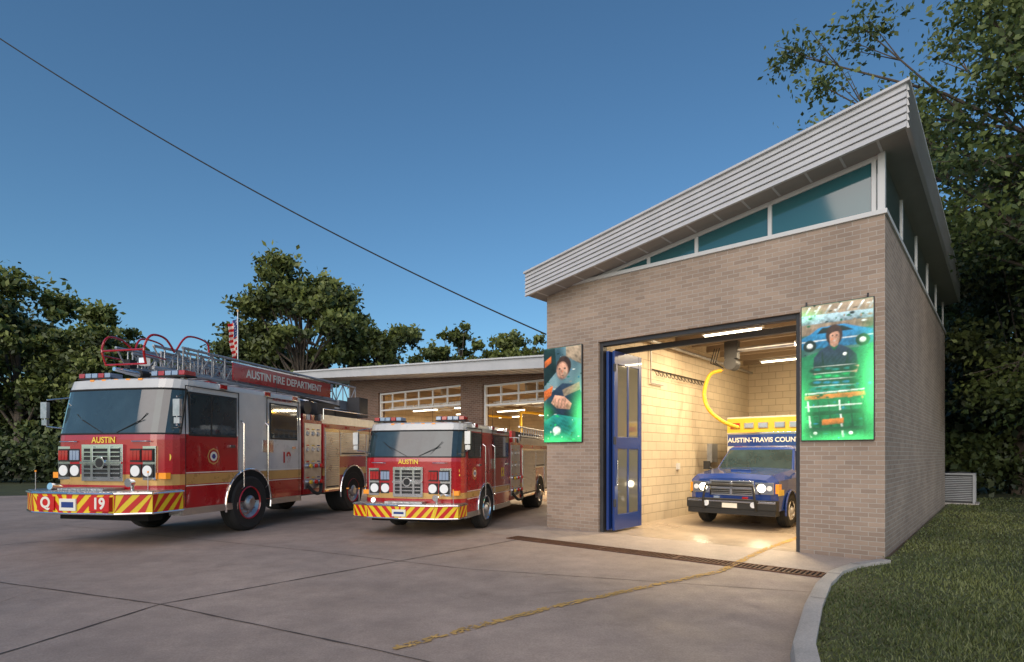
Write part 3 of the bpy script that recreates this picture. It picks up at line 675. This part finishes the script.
    if T['ladder']:
        b=MB()
        def truss(x0,x1,y,zb_,zt2,step,m):
            b.cyl((x0,y,zb_),(x1,y,zb_),.035,m); b.cyl((x0,y,zt2),(x1,y,zt2),.026,m)
            x=x0;i=0
            while x<x1-.01:
                xn=min(x1,x+step)
                b.cyl((x,y,zb_),(x,y,zt2),.014,m,8)
                if i%2: b.cyl((x,y,zb_),(xn,y,zt2),.014,m,8)
                else: b.cyl((x,y,zt2),(xn,y,zb_),.014,m,8)
                x=xn;i+=1
        for s in(1,-1):
            truss(-5.6,.9,s*.50,2.97,3.46,.36,'grey'); truss(-4.5,1.45,s*.40,3.02,3.40,.30,'alu'); truss(-3.5,1.2,s*.31,3.05,3.33,.26,'grey')
        for i in range(24):
            x=-5.5+i*.29; b.cyl((x,-.47,2.97),(x,.47,2.97),.016,'grey',8)
        for s in(1,-1):
            hp=spl([(1.0,s*.42,3.36),(1.25,s*.46,3.56),(1.55,s*.46,3.56),(1.68,s*.44,3.32),(1.62,s*.42,3.05)],6); b.tube(hp,.020,'rlens',8)
            hp=spl([(.25,s*.5,3.42),(.32,s*.52,3.66),(.8,s*.52,3.68),(1.0,s*.46,3.40)],6); b.tube(hp,.018,'rlens',8)
            b.cyl((1.66,s*.44,3.22),(1.2,s*.42,3.2),.014,'rlens',8)
        b.cyl((1.67,-.44,3.3),(1.67,.44,3.3),.018,'rlens',8); b.cyl((1.63,-.42,3.06),(1.63,.42,3.06),.018,'rlens',8)
        b.cyl((1.35,0,2.92),(1.85,0,2.95),.055,'chrome',12,.035); b.cyl((1.15,0,2.92),(1.35,0,2.92),.08,'black'); b.box(1.2,1.35,-.33,-.2,3.05,3.2,'black'); b.box(1.45,1.55,.2,.34,3.05,3.18,'hlamp')
        b.cyl((-1.5,0,2.89),(1.2,0,2.89),.04,'chrome'); b.cyl((-5.2,.0,2.89),(-1.5,0,2.89),.055,'chrome')
        b.box(.15,.35,-.6,.6,2.84,2.91,'red')
        for s in(1,-1): b.cyl((.25,s*.5,T['roof']-.02),(.25,s*.5,2.9),.05,'alu'); b.cyl((-4.8,s*.3,2.45),(-3.4,s*.3,2.92),.08,'chrome')
        b.cyl((-5.0,0,zt_),(-5.0,0,zt_+.35),.62,'red',24); b.box(-5.6,-4.5,-.6,.6,zt_+.35,zt_+.75,'grey'); b.box(-5.4,-4.9,.62,1.0,zt_+.3,zt_+.85,'darkm')
        b.cyl((-2.2,.8,zt_+.35),(-2.2,1.1,zt_+.35),.16,'darkm',16); b.box(-3.4,-2.6,.65,1.1,zt_+.22,zt_+.5,'darkm')
        b.box(-4.6,-3.5,.7,1.1,zt_+.22,zt_+.42,'wood')
        b.cyl((-3.8,.85,zt_+.45),(-2.0,.85,zt_+.52),.03,'wood'); b.cyl((-3.8,1.0,zt_+.5),(-2.0,1.0,zt_+.58),.03,'wood')
        b.build('aerial_ladder',E)
        b=MB(); b.box(-4.1,-.35,.55,.575,3.02,3.38,'red'); b.box(-4.1,-.35,-.575,-.55,3.02,3.38,'red'); b.box(-4.12,-.33,.548,.58,3.38,3.405,'chrome'); b.build('ladder_sign',E)
        text('ladder_sign_text',E,'AUSTIN FIRE DEPARTMENT',(-2.2,.579,3.20),(-1,0,0),.24,'txtw',bold=.004)
    else:
        b=MB()
        for s in(1,-1):
            for z in(zt_+.28,zt_+.55): b.cyl((xb1+.3,s*1.05,z),(xp-.4,s*1.05,z),.03,'alu')
            for i in range(10): x=xb1+.5+i*.32; b.cyl((x,s*1.05,zt_+.28),(x,s*1.05,zt_+.55),.018,'alu')
        b.box(xb1+.1,xp-.4,-.85,.85,zt_+.22,zt_+.42,'wood'); b.cyl((xp+.3,0,zt_+.2),(xp+.3,0,zt_+.5),.05,'chrome'); b.cyl((xp+.2,0,zt_+.5),(xp+.8,0,zt_+.56),.055,'chrome',12,.035)
        b.box(xp-.5,xp-.1,.3,.9,zt_+.22,zt_+.42,'cred')
        b.build('hose_bed_and_ladder',E)
    text('cab_name',E,'AUSTIN',(gx+.006,0,w0-.11),(0,1,0),.14,'txty',bold=.003)
    text('cab_number',E,T['num'],(xf-.05,w-.17,T['numz']),(-.55,.83,0),.23,'txty',bold=.008)
    text('side_number',E,T['num'],((x1+xr)/2-.1,w+.004,w0-.42),(-1,0,0),.32,'txtr' if T['wseg']>=0 else 'txty',bold=.01)
    text('side_name',E,'AUSTIN FIRE DEPT',((x1+xr)/2,w-.012,w1+.05),(-1,0,0),.085,'txtr')
    if T['ladder']:
        for t,y in(('Q',-.45),('19',.59)): text('bumper_letters',E,t,(px+.014,y,(bz0+bz1)/2-.005),(0,1,0),.24,'txtw',bold=.008)
    b=MB()
    for s in(1,-1):
        ex=(x2+xf-rd)/2; b.cyl((ex,s*(w+.001),w0-.38),(ex,s*(w+.004),w0-.38),.15,'gold',8); b.cyl((ex,s*(w+.0041),w0-.38),(ex,s*(w+.006),w0-.38),.12,'red',20); b.cyl((ex,s*(w+.0061),w0-.38),(ex,s*(w+.008),w0-.38),.085,'txtw',20); b.cyl((ex,s*(w+.0081),w0-.38),(ex,s*(w+.0095),w0-.38),.05,'navy',6)
    b.build('door_emblem',E)
    return E
T1=dict(num='19',numz=1.42,xf=1.95,xr=-1.75,z0=.58,g0=.98,g1=1.16,w0=1.84,w1=2.6,roof=2.80,wr=.55,gw=.42,gz0=1.05,gz1=1.66,bz0=.56,bz1=.90,ext=.66,wb=4.1,rear=5.9,body=2.25,pump=.8,ladder=True,wseg=1)
fire_truck('ladder_fire_truck',(-6.42,11.72,0),-rad(103),1.01,T1)
T2=dict(num='12',numz=1.40,xf=1.67,xr=-2.1,z0=.50,g0=.82,g1=.95,w0=1.74,w1=2.33,roof=2.52,wr=.50,gw=.36,gz0=.86,gz1=1.52,bz0=.42,bz1=.72,ext=.50,wb=5.65,rear=7.3,body=2.1,pump=1.1,ladder=False,wseg=-1)
fire_truck('fire_engine',(-1.52,12.13,0),-rad(106),.84,T2)

def ambulance(name,loc,rz,scale):
    E=empty(name,loc,rz,scale)
    b=MB()
    def sect(x,w,zb_,zm,zt_,wt): return [(x,-w,zb_),(x,-w,zm),(x,-wt,zt_),(x,-wt*.5,zt_+.02),(x,0,zt_+.03),(x,wt*.5,zt_+.02),(x,wt,zt_),(x,w,zm),(x,w,zb_)]
    S=[sect(.86,.80,.42,.95,1.04,.70),sect(.76,.93,.40,1.02,1.14,.80),sect(.2,.96,.40,1.05,1.19,.84),sect(-.55,.97,.40,1.08,1.25,.86),sect(-.6,.97,.40,1.1,1.16,.9),sect(-1.9,.97,.40,1.1,1.16,.9)]
    m=len(S[0])
    for j in range(len(S)-1):
        for k in range(m-1):
            b.add([S[j][k],S[j][k+1],S[j+1][k+1],S[j+1][k]],[(0,1,2,3)],'navy')
    b.quad(S[0],'navy'); b.quad(S[-1],'navy')
    b.build('cab_body',E,ang=40)
    b=MB()
    def grn(z,xa,xb,w): return [(xa,-w,z),(xa,w,z),(xb,w,z),(xb,-w,z)]
    a=grn(1.16,-.5,-1.9,.90); c=grn(1.72,-1.08,-1.9,.76); d=grn(1.79,-1.2,-1.9,.68)
    b.add(a+c,[(0,1,5,4),(1,2,6,5),(2,3,7,6),(3,0,4,7)],'navy'); b.add(c+d,[(0,1,5,4),(1,2,6,5),(2,3,7,6),(3,0,4,7),(4,5,6,7)],'navy')
    b.build('greenhouse',E,bevel=.03)
    b=MB()
    nrm=Vector((.56,0,.58)).normalized()*.012
    def L(p,q,t): return tuple(Vector(p).lerp(Vector(q),t))
    ws=[Vector(L(a[0],c[0],.06)),Vector(L(a[1],c[1],.06)),Vector(L(a[1],c[1],.94)),Vector(L(a[0],c[0],.94))]
    ws=[Vector((v.x,v.y*.94,v.z))+nrm for v in ws]; b.quad([tuple(v) for v in ws],'bglass')
    for s,(i,j) in((1,(1,2)),(-1,(0,3))):
        q=[Vector(a[i]).lerp(Vector(a[j]),.12),Vector(a[i]).lerp(Vector(a[j]),.95),Vector(c[i]).lerp(Vector(c[j]),.95),Vector(c[i]).lerp(Vector(c[j]),.10)]
        q=[q[0].lerp(q[3],.12),q[1].lerp(q[2],.12),q[2].lerp(q[1],.08),q[3].lerp(q[0],.08)]
        b.quad([(v.x,v.y+s*.012,v.z) for v in q],'bglass')
    b.cyl((-.6,.1,1.24),(-.85,.5,1.45),.008,'black'); b.cyl((-.6,-.5,1.24),(-.85,-.1,1.45),.008,'black')
    b.build('windows',E,recalc=False)
    b=MB()
    b.box(.82,.885,-.47,.47,.70,1.02,'chrome'); b.box(.8851,.89,-.43,.43,.73,.99,'black'); b.box(.89,.905,-.025,.025,.72,1.0,'chrome'); b.box(.89,.905,-.44,.44,.845,.88,'chrome')
    for i in range(6): z=.75+i*.04; b.box(.8905,.897,-.43,.43,z,z+.008,'alu')
    for s in(1,-1):
        b.box(.72,.872,s*.49,s*.86,.74,.99,'chrome'); b.cyl((.86,s*.62,.87),(.882,s*.62,.87),.085,'hon',18); b.cyl((.85,s*.78,.87),(.876,s*.78,.87),.055,'hlamp',14); b.box(.6,.80,s*.87,s*.945,.76,.96,'amber')
        b.box(.86,.95,s*.25,s*.36,.55,.68,'rlens' if s>0 else 'blens')
    b.box(.80,.99,-.95,.95,.42,.62,'black'); b.box(.985,.995,-.93,.93,.56,.60,'chrome'); b.box(.70,.97,-.93,.93,.30,.415,'black')
    b.tube([(1.0,-.55,.4),(1.07,-.55,.6),(1.04,-.5,.92),(1.04,.5,.92),(1.07,.55,.6),(1.0,.55,.4)],.025,'black'); b.cyl((1.07,-.55,.62),(1.07,.55,.62),.025,'black')
    b.box(.991,1.0,-.16,.16,.44,.54,'txtw')
    for s in(.5,-.5): b.cyl((1.0,s,.52),(1.03,s,.52),.06,'hlamp',14)
    b.box(-.3,.3,-.22,.22,1.19,1.245,'navy')
    for s in(1,-1):
        b.cyl((-.6,s*.93,1.2),(-.55,s*1.1,1.28),.02,'black'); b.box(-.60,-.5,s*1.04,s*1.18,1.22,1.42,'black'); b.box(-.61,-.601,s*1.06,s*1.16,1.24,1.40,'chrome')
    b.build('front_end',E,bevel=.012)
    b=MB()
    for s in(1,-1):
        arch(b,0,s*.972,s,.44,.37,'navy',.4)
        for x in(-.7,-1.65): b.box(x-.005,x+.005,s*.96,s*.9755,.45,1.1,'void')
        b.box(-1.9,-.45,s*.96,s*.9765,.72,.86,'ylw'); b.box(-1.9,-.45,s*.96,s*.9762,.88,.93,'txtw'); b.box(.45,.8,s*.93,s*.952,.72,.84,'ylw'); b.box(-.95,-.8,s*.96,s*.995,.95,.99,'chrome'); b.box(-1.85,-.45,s*.9,s*1.05,.33,.38,'plate')
    for x in (0,-3.7):
        for s in(1,-1): wheel(b,x,s*(.985 if x==0 else 1.12),s,.37,.24,'alu')
    b.build('wheels_and_trim',E)
    b=MB()
    b.box(-5.35,-1.95,-1.12,1.12,.5,2.56,'white')
    b.box(-1.952,-1.93,-1.10,1.10,1.80,2.10,'navy'); b.box(-1.952,-1.92,-1.12,1.12,2.12,2.15,'chrome'); b.box(-1.951,-1.935,-1.115,1.115,2.15,2.52,'ylw')
    b.box(-1.951,-1.937,-1.112,1.112,.6,1.80,'white')
    for y in(-.9,-.55,-.2,.2,.55,.9): b.box(-1.935,-1.90,y-.12,y+.12,2.26,2.40,'alu' if abs(y)<.8 else 'rlens'); b.box(-1.90,-1.893,y-.10,y+.10,2.28,2.38,'blens' if abs(y)<.8 else 'rlens')
    for s in(1,-1):
        b.box(-5.34,-1.96,s*1.12,s*1.126,1.0,1.35,'navy'); b.box(-5.34,-1.96,s*1.12,s*1.124,1.38,1.45,'ylw'); arch(b,-3.7,s*1.126,s,.45,.37,'black',.5)
        b.box(-2.9,-2.1,s*1.127,s*1.132,1.5,2.3,'alu')
    b.build('patient_module',E,bevel=.015)
    text('module_text',E,'AUSTIN-TRAVIS COUNTY EMS',(-1.925,0,1.95),(0,1,0),.165,'txtw',bold=.004,sx=.98)
    for s in(1,-1):
        l=bpy.data.lights.new('headlight_beam','SPOT'); l.energy=25; l.spot_size=rad(70); l.spot_blend=.6; l.color=(1,.85,.55); l.shadow_soft_size=.06
        o=bpy.data.objects.new('headlight_beam',l); sc.collection.objects.link(o); o.parent=E; o.location=(.95,s*.62,.87)
        o.rotation_euler=(rad(90-9),0,rad(-90))
    return E
ambulance('ambulance',(5.03,12.42,0.009),-rad(130.56),.95)

# ------------------------------------------------------------ flag, cable
FL=empty('flagpole_with_flag',(-11.9,25,0))
b=MB(); b.cyl((0,0,0),(0,0,7.7),.04,'alu',12,.025); b.cyl((0,0,7.7),(0,0,7.8),.05,'gold',12); b.build('pole',FL)
b=MB(); nx,nz=16,26
def fp(i,j):
    u=i/nx; v=j/nz; drop=u*.55
    return (-.03-u*.36+.15*u*v+.03*math.sin(v*9), .10*math.sin(u*11+v*2.5)*(.3+u), 7.45-v*1.6-drop*.55)
for i in range(nx):
    for j in range(nz):
        if i<7 and j<13: m='navy' if (i*3+j*5)%7 else 'txtw'
        else: m='cred' if (j//2)%2==0 else 'txtw'
        b.add([fp(i,j),fp(i+1,j),fp(i+1,j+1),fp(i,j+1)],[(0,1,2,3)],m)
b.build('flag',FL,recalc=False,ang=80)
b=MB(); pts=[]
A=Vector((-20.0,15.6,17.1)); B_=Vector((.84,14.1,4.45))
for i in range(41):
    t=i/40; p_=A.lerp(B_,t); p_.z-=.8*4*t*(1-t); pts.append(p_)
b.tube(pts,.018,'black',6)
b.build('overhead_cable')
b=MB(); b.cyl((-20.05,15.6,0),(-20.05,15.6,17.6),.16,'wood',12,.11); b.box(-20.15,-19.95,14.5,16.7,16.9,17.05,'wood'); b.build('utility_pole')

# ------------------------------------------------------------ vegetation
rng=np.random.default_rng(5)
def leafmesh(name,parent,C,size,shade,m):
    n=len(C)
    d=rng.normal(size=(n,3)); d/=np.linalg.norm(d,axis=1)[:,None]
    e=rng.normal(size=(n,3)); e-= (e*d).sum(1)[:,None]*d; e/=np.linalg.norm(e,axis=1)[:,None]
    sz=size*rng.uniform(.6,1.4,n)[:,None]
    a=d*sz; c=e*sz*.55
    V=np.stack([C-a,C+c+a*.1,C+a,C-c+a*.1],1).reshape(-1,3)
    me=bpy.data.meshes.new(name); me.vertices.add(4*n); me.vertices.foreach_set('co',V.ravel().astype(np.float32))
    me.loops.add(4*n); me.loops.foreach_set('vertex_index',np.arange(4*n,dtype=np.int32)); me.polygons.add(n)
    me.polygons.foreach_set('loop_start',(np.arange(n)*4).astype(np.int32)); me.polygons.foreach_set('loop_total',np.full(n,4,dtype=np.int32))
    at=me.attributes.new('shade','FLOAT','POINT'); at.data.foreach_set('value',np.repeat(np.clip(shade,0,1),4).astype(np.float32))
    me.materials.append(M[m]); me.update(); me.validate()
    o=bpy.data.objects.new(name,me); sc.collection.objects.link(o); o.parent=parent; return o
def crown_points(cl,n,zlo,zhi,fill=.45):
    cl=np.array(cl); w=cl[:,3]*cl[:,4]*cl[:,5]; w=w**.7; w/=w.sum(); idx=rng.choice(len(cl),n,p=w)
    d=rng.normal(size=(n,3)); d/=np.linalg.norm(d,axis=1)[:,None]; r=rng.uniform(0,1,n)**fill
    r*=1+.3*np.sin(d[:,0]*7+idx)+.25*np.sin(d[:,2]*9+idx*2)
    r*=1+.4*(rng.uniform(0,1,n)>.88)
    C=cl[idx,:3]+d*r[:,None]*cl[idx,3:6]
    tone=rng.uniform(-.2,.2,len(cl))[idx]
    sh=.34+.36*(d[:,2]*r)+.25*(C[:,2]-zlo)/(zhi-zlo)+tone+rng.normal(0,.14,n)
    return C,sh
def tree(name,x,y,cz,rx,rz,K_,nl,ls,m,trunk=.3,limb=True,seed=1,sub=.22,clumps=None,lean=(0,0)):
    E=empty(name,(x,y,0)); rr=random.Random(seed); cl=[]
    for i in range(K_):
        while True:
            p_=Vector((rr.uniform(-1,1),rr.uniform(-1,1),rr.uniform(-1,1)))
            if .45<p_.length<1: break
        k=sub*rr.uniform(.5,1.4)*rx
        cl.append((p_.x*rx*.9+lean[0],p_.y*rx*.9+lean[1],cz+p_.z*rz*.88,k*1.15,k*1.15,k*.7))
    if clumps: cl+=clumps
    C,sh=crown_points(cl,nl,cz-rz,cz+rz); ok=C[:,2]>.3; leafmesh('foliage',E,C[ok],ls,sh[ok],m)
    b=MB(); top=Vector((lean[0]*.6,lean[1]*.6,cz+rz*.1)); mid=Vector((lean[0]*.15+.1,0,max(1.5,(cz-rz)*.9+.3)))
    b.cyl((0,0,0),mid,trunk,'bark',12,trunk*.75); b.cyl(mid,top,trunk*.75,'bark',10,trunk*.3)
    for c in (cl if limb else cl[::3]):
        e=Vector(c[:3]); s_=mid.lerp(top,rr.uniform(0,.8)); q=s_.lerp(e,.5)+Vector((rr.uniform(-.3,.3),rr.uniform(-.3,.3),rr.uniform(0,.6)))*rx*.12
        b.cyl(s_,q,trunk*.26,'bark',7,trunk*.15); b.cyl(q,e,trunk*.15,'bark',6,trunk*.05)
        for k in range(3):
            t=e+Vector((rr.uniform(-1,1)*c[3],rr.uniform(-1,1)*c[4],rr.uniform(-.5,1)*c[5])); b.cyl(q.lerp(e,.7),t,trunk*.07,'bark',5,trunk*.02)
    b.build('trunk_and_limbs',E); return E
tree('oak_tree',-32.6,38,8,5.0,5.7,60,28000,.18,'leafL',.4,False,1,.2)
tree('oak_tree',-26.6,37,6.6,3.6,4.9,48,22000,.17,'leafL',.35,False,2,.2)
tree('oak_tree',-38,44,7,5,6,30,9000,.3,'leafD',.4,False,3)
tree('elm_tree',-28.5,50,5.6,5.5,4.4,36,11000,.26,'leafL',.35,False,4)
tree('elm_tree',-21,47,5.8,4.2,4.2,32,11000,.22,'leafL',.35,False,5)
tree('elm_tree',-11.4,31,8.5,3.5,4.2,50,25000,.14,'leafL',.3,True,6,.19)
tree('elm_tree',-7.7,33,7.7,2.4,3.1,28,11000,.14,'leafL',.25,True,16,.24)
tree('elm_tree',-14.8,34,6.8,2.8,3.5,26,11000,.15,'leafL',.25,False,26)
tree('pecan_tree',-3.6,40,7.6,2.5,3.2,28,9500,.15,'leafL',.22,True,7)
tree('pecan_tree',.4,40,7.4,2.8,3.2,28,9500,.15,'leafL',.22,True,8)
tree('pecan_tree',-7,46,6.4,3.2,3.8,20,6000,.2,'leafL',.25,False,9)
LX=-2.6
ex=[(x_+LX,y_,z_,a_,b_,c_) for (x_,y_,z_,a_,b_,c_) in [(-4.0,.8,9.8,.9,.9,.45),(-4.7,.5,10.8,.7,.7,.4),(-3.0,.2,9.0,.9,.9,.5),(-5.1,1.0,11.9,.8,.8,.4),(-3.6,.5,12.2,.9,.9,.5),(-3.0,-2.0,7.6,.9,.9,.45),(-2.4,-1.2,8.6,1,1,.6),
    (-2.9,-3.6,5.9,.75,.75,.5),(-2.5,-3.9,5.2,.7,.7,.5),(-2.2,-3.4,6.5,.9,.9,.55),(-1.6,-3.7,5.0,.8,.8,.5),(-1.2,-3.0,5.8,1,1,.6),(-1.5,-3.4,4.3,.7,.7,.4),
    (-.4,-2,4.6,1,1,.7),(.3,-1.5,3.6,1,1,.7),(-.1,.5,3.2,1.1,1.1,.9),(.6,-.5,5.5,1.1,1.1,.8),(-.6,-2.5,7.2,1,1,.7),(.4,-2.5,6.4,1,1,.7),(.0,-2.2,8.6,1.1,1.1,.7)]]
tree('pecan_tree',15.1,14,9.8,4.3,4.6,64,44000,.072,'leafR',.24,True,10,.19,clumps=ex,lean=(LX,0))
tree('hackberry_tree',15.0,16.6,5.0,2.6,3.6,40,20000,.095,'leafD',.14,False,11,.26)
tree('oak_tree',18.5,21,6.5,5,6,44,18000,.17,'leafD',.35,False,12,.26)
tree('oak_tree',15.9,24,5.5,3.0,5.2,36,14000,.17,'leafD',.3,False,13,.28)
tree('oak_tree',25,28,7,6,7,40,11000,.26,'leafD',.35,False,14,.26)
def mass(name,x0,x1,y,h,n,ls,m,dep=2):
    cl=[]; k=int((x1-x0)/1.2)
    for i in range(k):
        hh=h*R.uniform(.65,1.1); cl.append((x0+(x1-x0)*i/k+R.uniform(-.5,.5),y+R.uniform(-dep,dep)*.5,hh*.5,1.3,1.2,hh*.55))
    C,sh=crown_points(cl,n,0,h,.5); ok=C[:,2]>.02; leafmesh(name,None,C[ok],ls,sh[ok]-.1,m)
mass('hedge',-46,-15,31,2.6,22000,.15,'leafD')
mass('distant_tree_line',-70,60,62,6.5,22000,.4,'leafD',5)
mass('shrub_bank',14.3,34,20.5,2.4,18000,.13,'leafD')
AC=empty('air_conditioner_unit',(13.15,17.0,0.07),BR); b=MB(); b.box(-.36,.36,-.36,.36,.04,.85,'darkm'); b.box(-.42,.42,-.42,.42,.85,.9,'grey')
for i in range(14): b.box(-.385,.385,-.385,.385,.10+i*.052,.128+i*.052,'grey')
for s in(1,-1):
    for q in(1,-1): b.box(s*.36,s*.42,q*.36,q*.42,.04,.85,'grey')
b.cyl((0,0,.9),(0,0,.93),.3,'darkm',20); b.box(-.5,.5,-.5,.5,-.02,.04,'kerb'); b.build('condenser',AC,bevel=.004)
n=170000
Y=np.exp(rng.uniform(math.log(2.2),math.log(19),n)); X=rng.uniform(0,1,n)*(Y*1.15+2.0)
ky=np.array([k[1] for k in K]); kx=np.array([k[0] for k in K])
lim=np.where(Y<7.72,np.interp(Y,ky,kx)+.17, np.where(Y<8.05,5.15, 5.25+(Y-8.03)*.8559+.04))
ok=(X>lim); X=X[ok];Y=Y[ok]; n=len(X)
h=rng.uniform(.015,.045,n)*(1+.35*np.sin(X*2.1)*np.sin(Y*1.7)); wd=.0022+.0009*Y; an=rng.uniform(0,math.pi*2,n); ln=rng.normal(0,.018,(n,2))
V=np.zeros((n,3,3)); V[:,0]=np.stack([X-np.cos(an)*wd,Y-np.sin(an)*wd,np.full(n,.073)],1); V[:,1]=np.stack([X+np.cos(an)*wd,Y+np.sin(an)*wd,np.full(n,.073)],1); V[:,2]=np.stack([X+ln[:,0],Y+ln[:,1],.075+h],1)
me=bpy.data.meshes.new('grass'); me.vertices.add(3*n); me.vertices.foreach_set('co',V.ravel().astype(np.float32)); me.loops.add(3*n); me.loops.foreach_set('vertex_index',np.arange(3*n,dtype=np.int32)); me.polygons.add(n)
me.polygons.foreach_set('loop_start',(np.arange(n)*3).astype(np.int32)); me.polygons.foreach_set('loop_total',np.full(n,3,dtype=np.int32))
at=me.attributes.new('shade','FLOAT','POINT'); sh=np.clip(.45+.3*np.sin(X*1.3+Y*.7)*np.sin(Y*1.1-X*.4)+.12*np.sin(X*4.1)*np.sin(Y*3.3)+rng.normal(0,.2,n),0,1); at.data.foreach_set('value',np.repeat(sh,3).astype(np.float32))
me.materials.append(M['blade']); me.update(); o=bpy.data.objects.new('grass',me); sc.collection.objects.link(o)

# ------------------------------------------------------------ light & camera
EL,AZ=26,200
wd=bpy.data.worlds.new('World'); sc.world=wd; wd.use_nodes=True; nt=wd.node_tree
bg=nt.nodes['Background']; sk=nt.nodes.new('ShaderNodeTexSky'); sk.sky_type='NISHITA'; sk.sun_disc=False
sk.sun_elevation=rad(EL); sk.sun_rotation=rad(AZ); sk.ozone_density=4; sk.air_density=1; sk.dust_density=.8
tn=nt.nodes.new('ShaderNodeMix'); tn.data_type='RGBA'; tn.blend_type='MULTIPLY'; tn.inputs[0].default_value=1; tn.inputs[7].default_value=(.76,1,1.02,1)
nt.links.new(sk.outputs[0],tn.inputs[6]); nt.links.new(tn.outputs[2],bg.inputs[0]); bg.inputs[1].default_value=.12
l=bpy.data.lights.new('sun','SUN'); l.energy=2.3; l.angle=rad(60); l.color=(1,.79,.64)
o=bpy.data.objects.new('sun',l); sc.collection.objects.link(o)
az=rad(AZ); el=rad(EL)
dv=Vector((math.sin(az)*math.cos(el),math.cos(az)*math.cos(el),math.sin(el)))
o.rotation_euler=dv.to_track_quat('Z','Y').to_euler()
cam=bpy.data.cameras.new('camera'); co=bpy.data.objects.new('camera',cam); sc.collection.objects.link(co)
co.location=(0,0,1.5); co.rotation_euler=(rad(90),0,0); cam.sensor_width=36; cam.lens=20.25; cam.shift_y=.121; cam.clip_end=2000; cam.clip_start=.05
sc.camera=co
sc.view_settings.view_transform='Standard'; sc.view_settings.look='None'; sc.view_settings.exposure=0
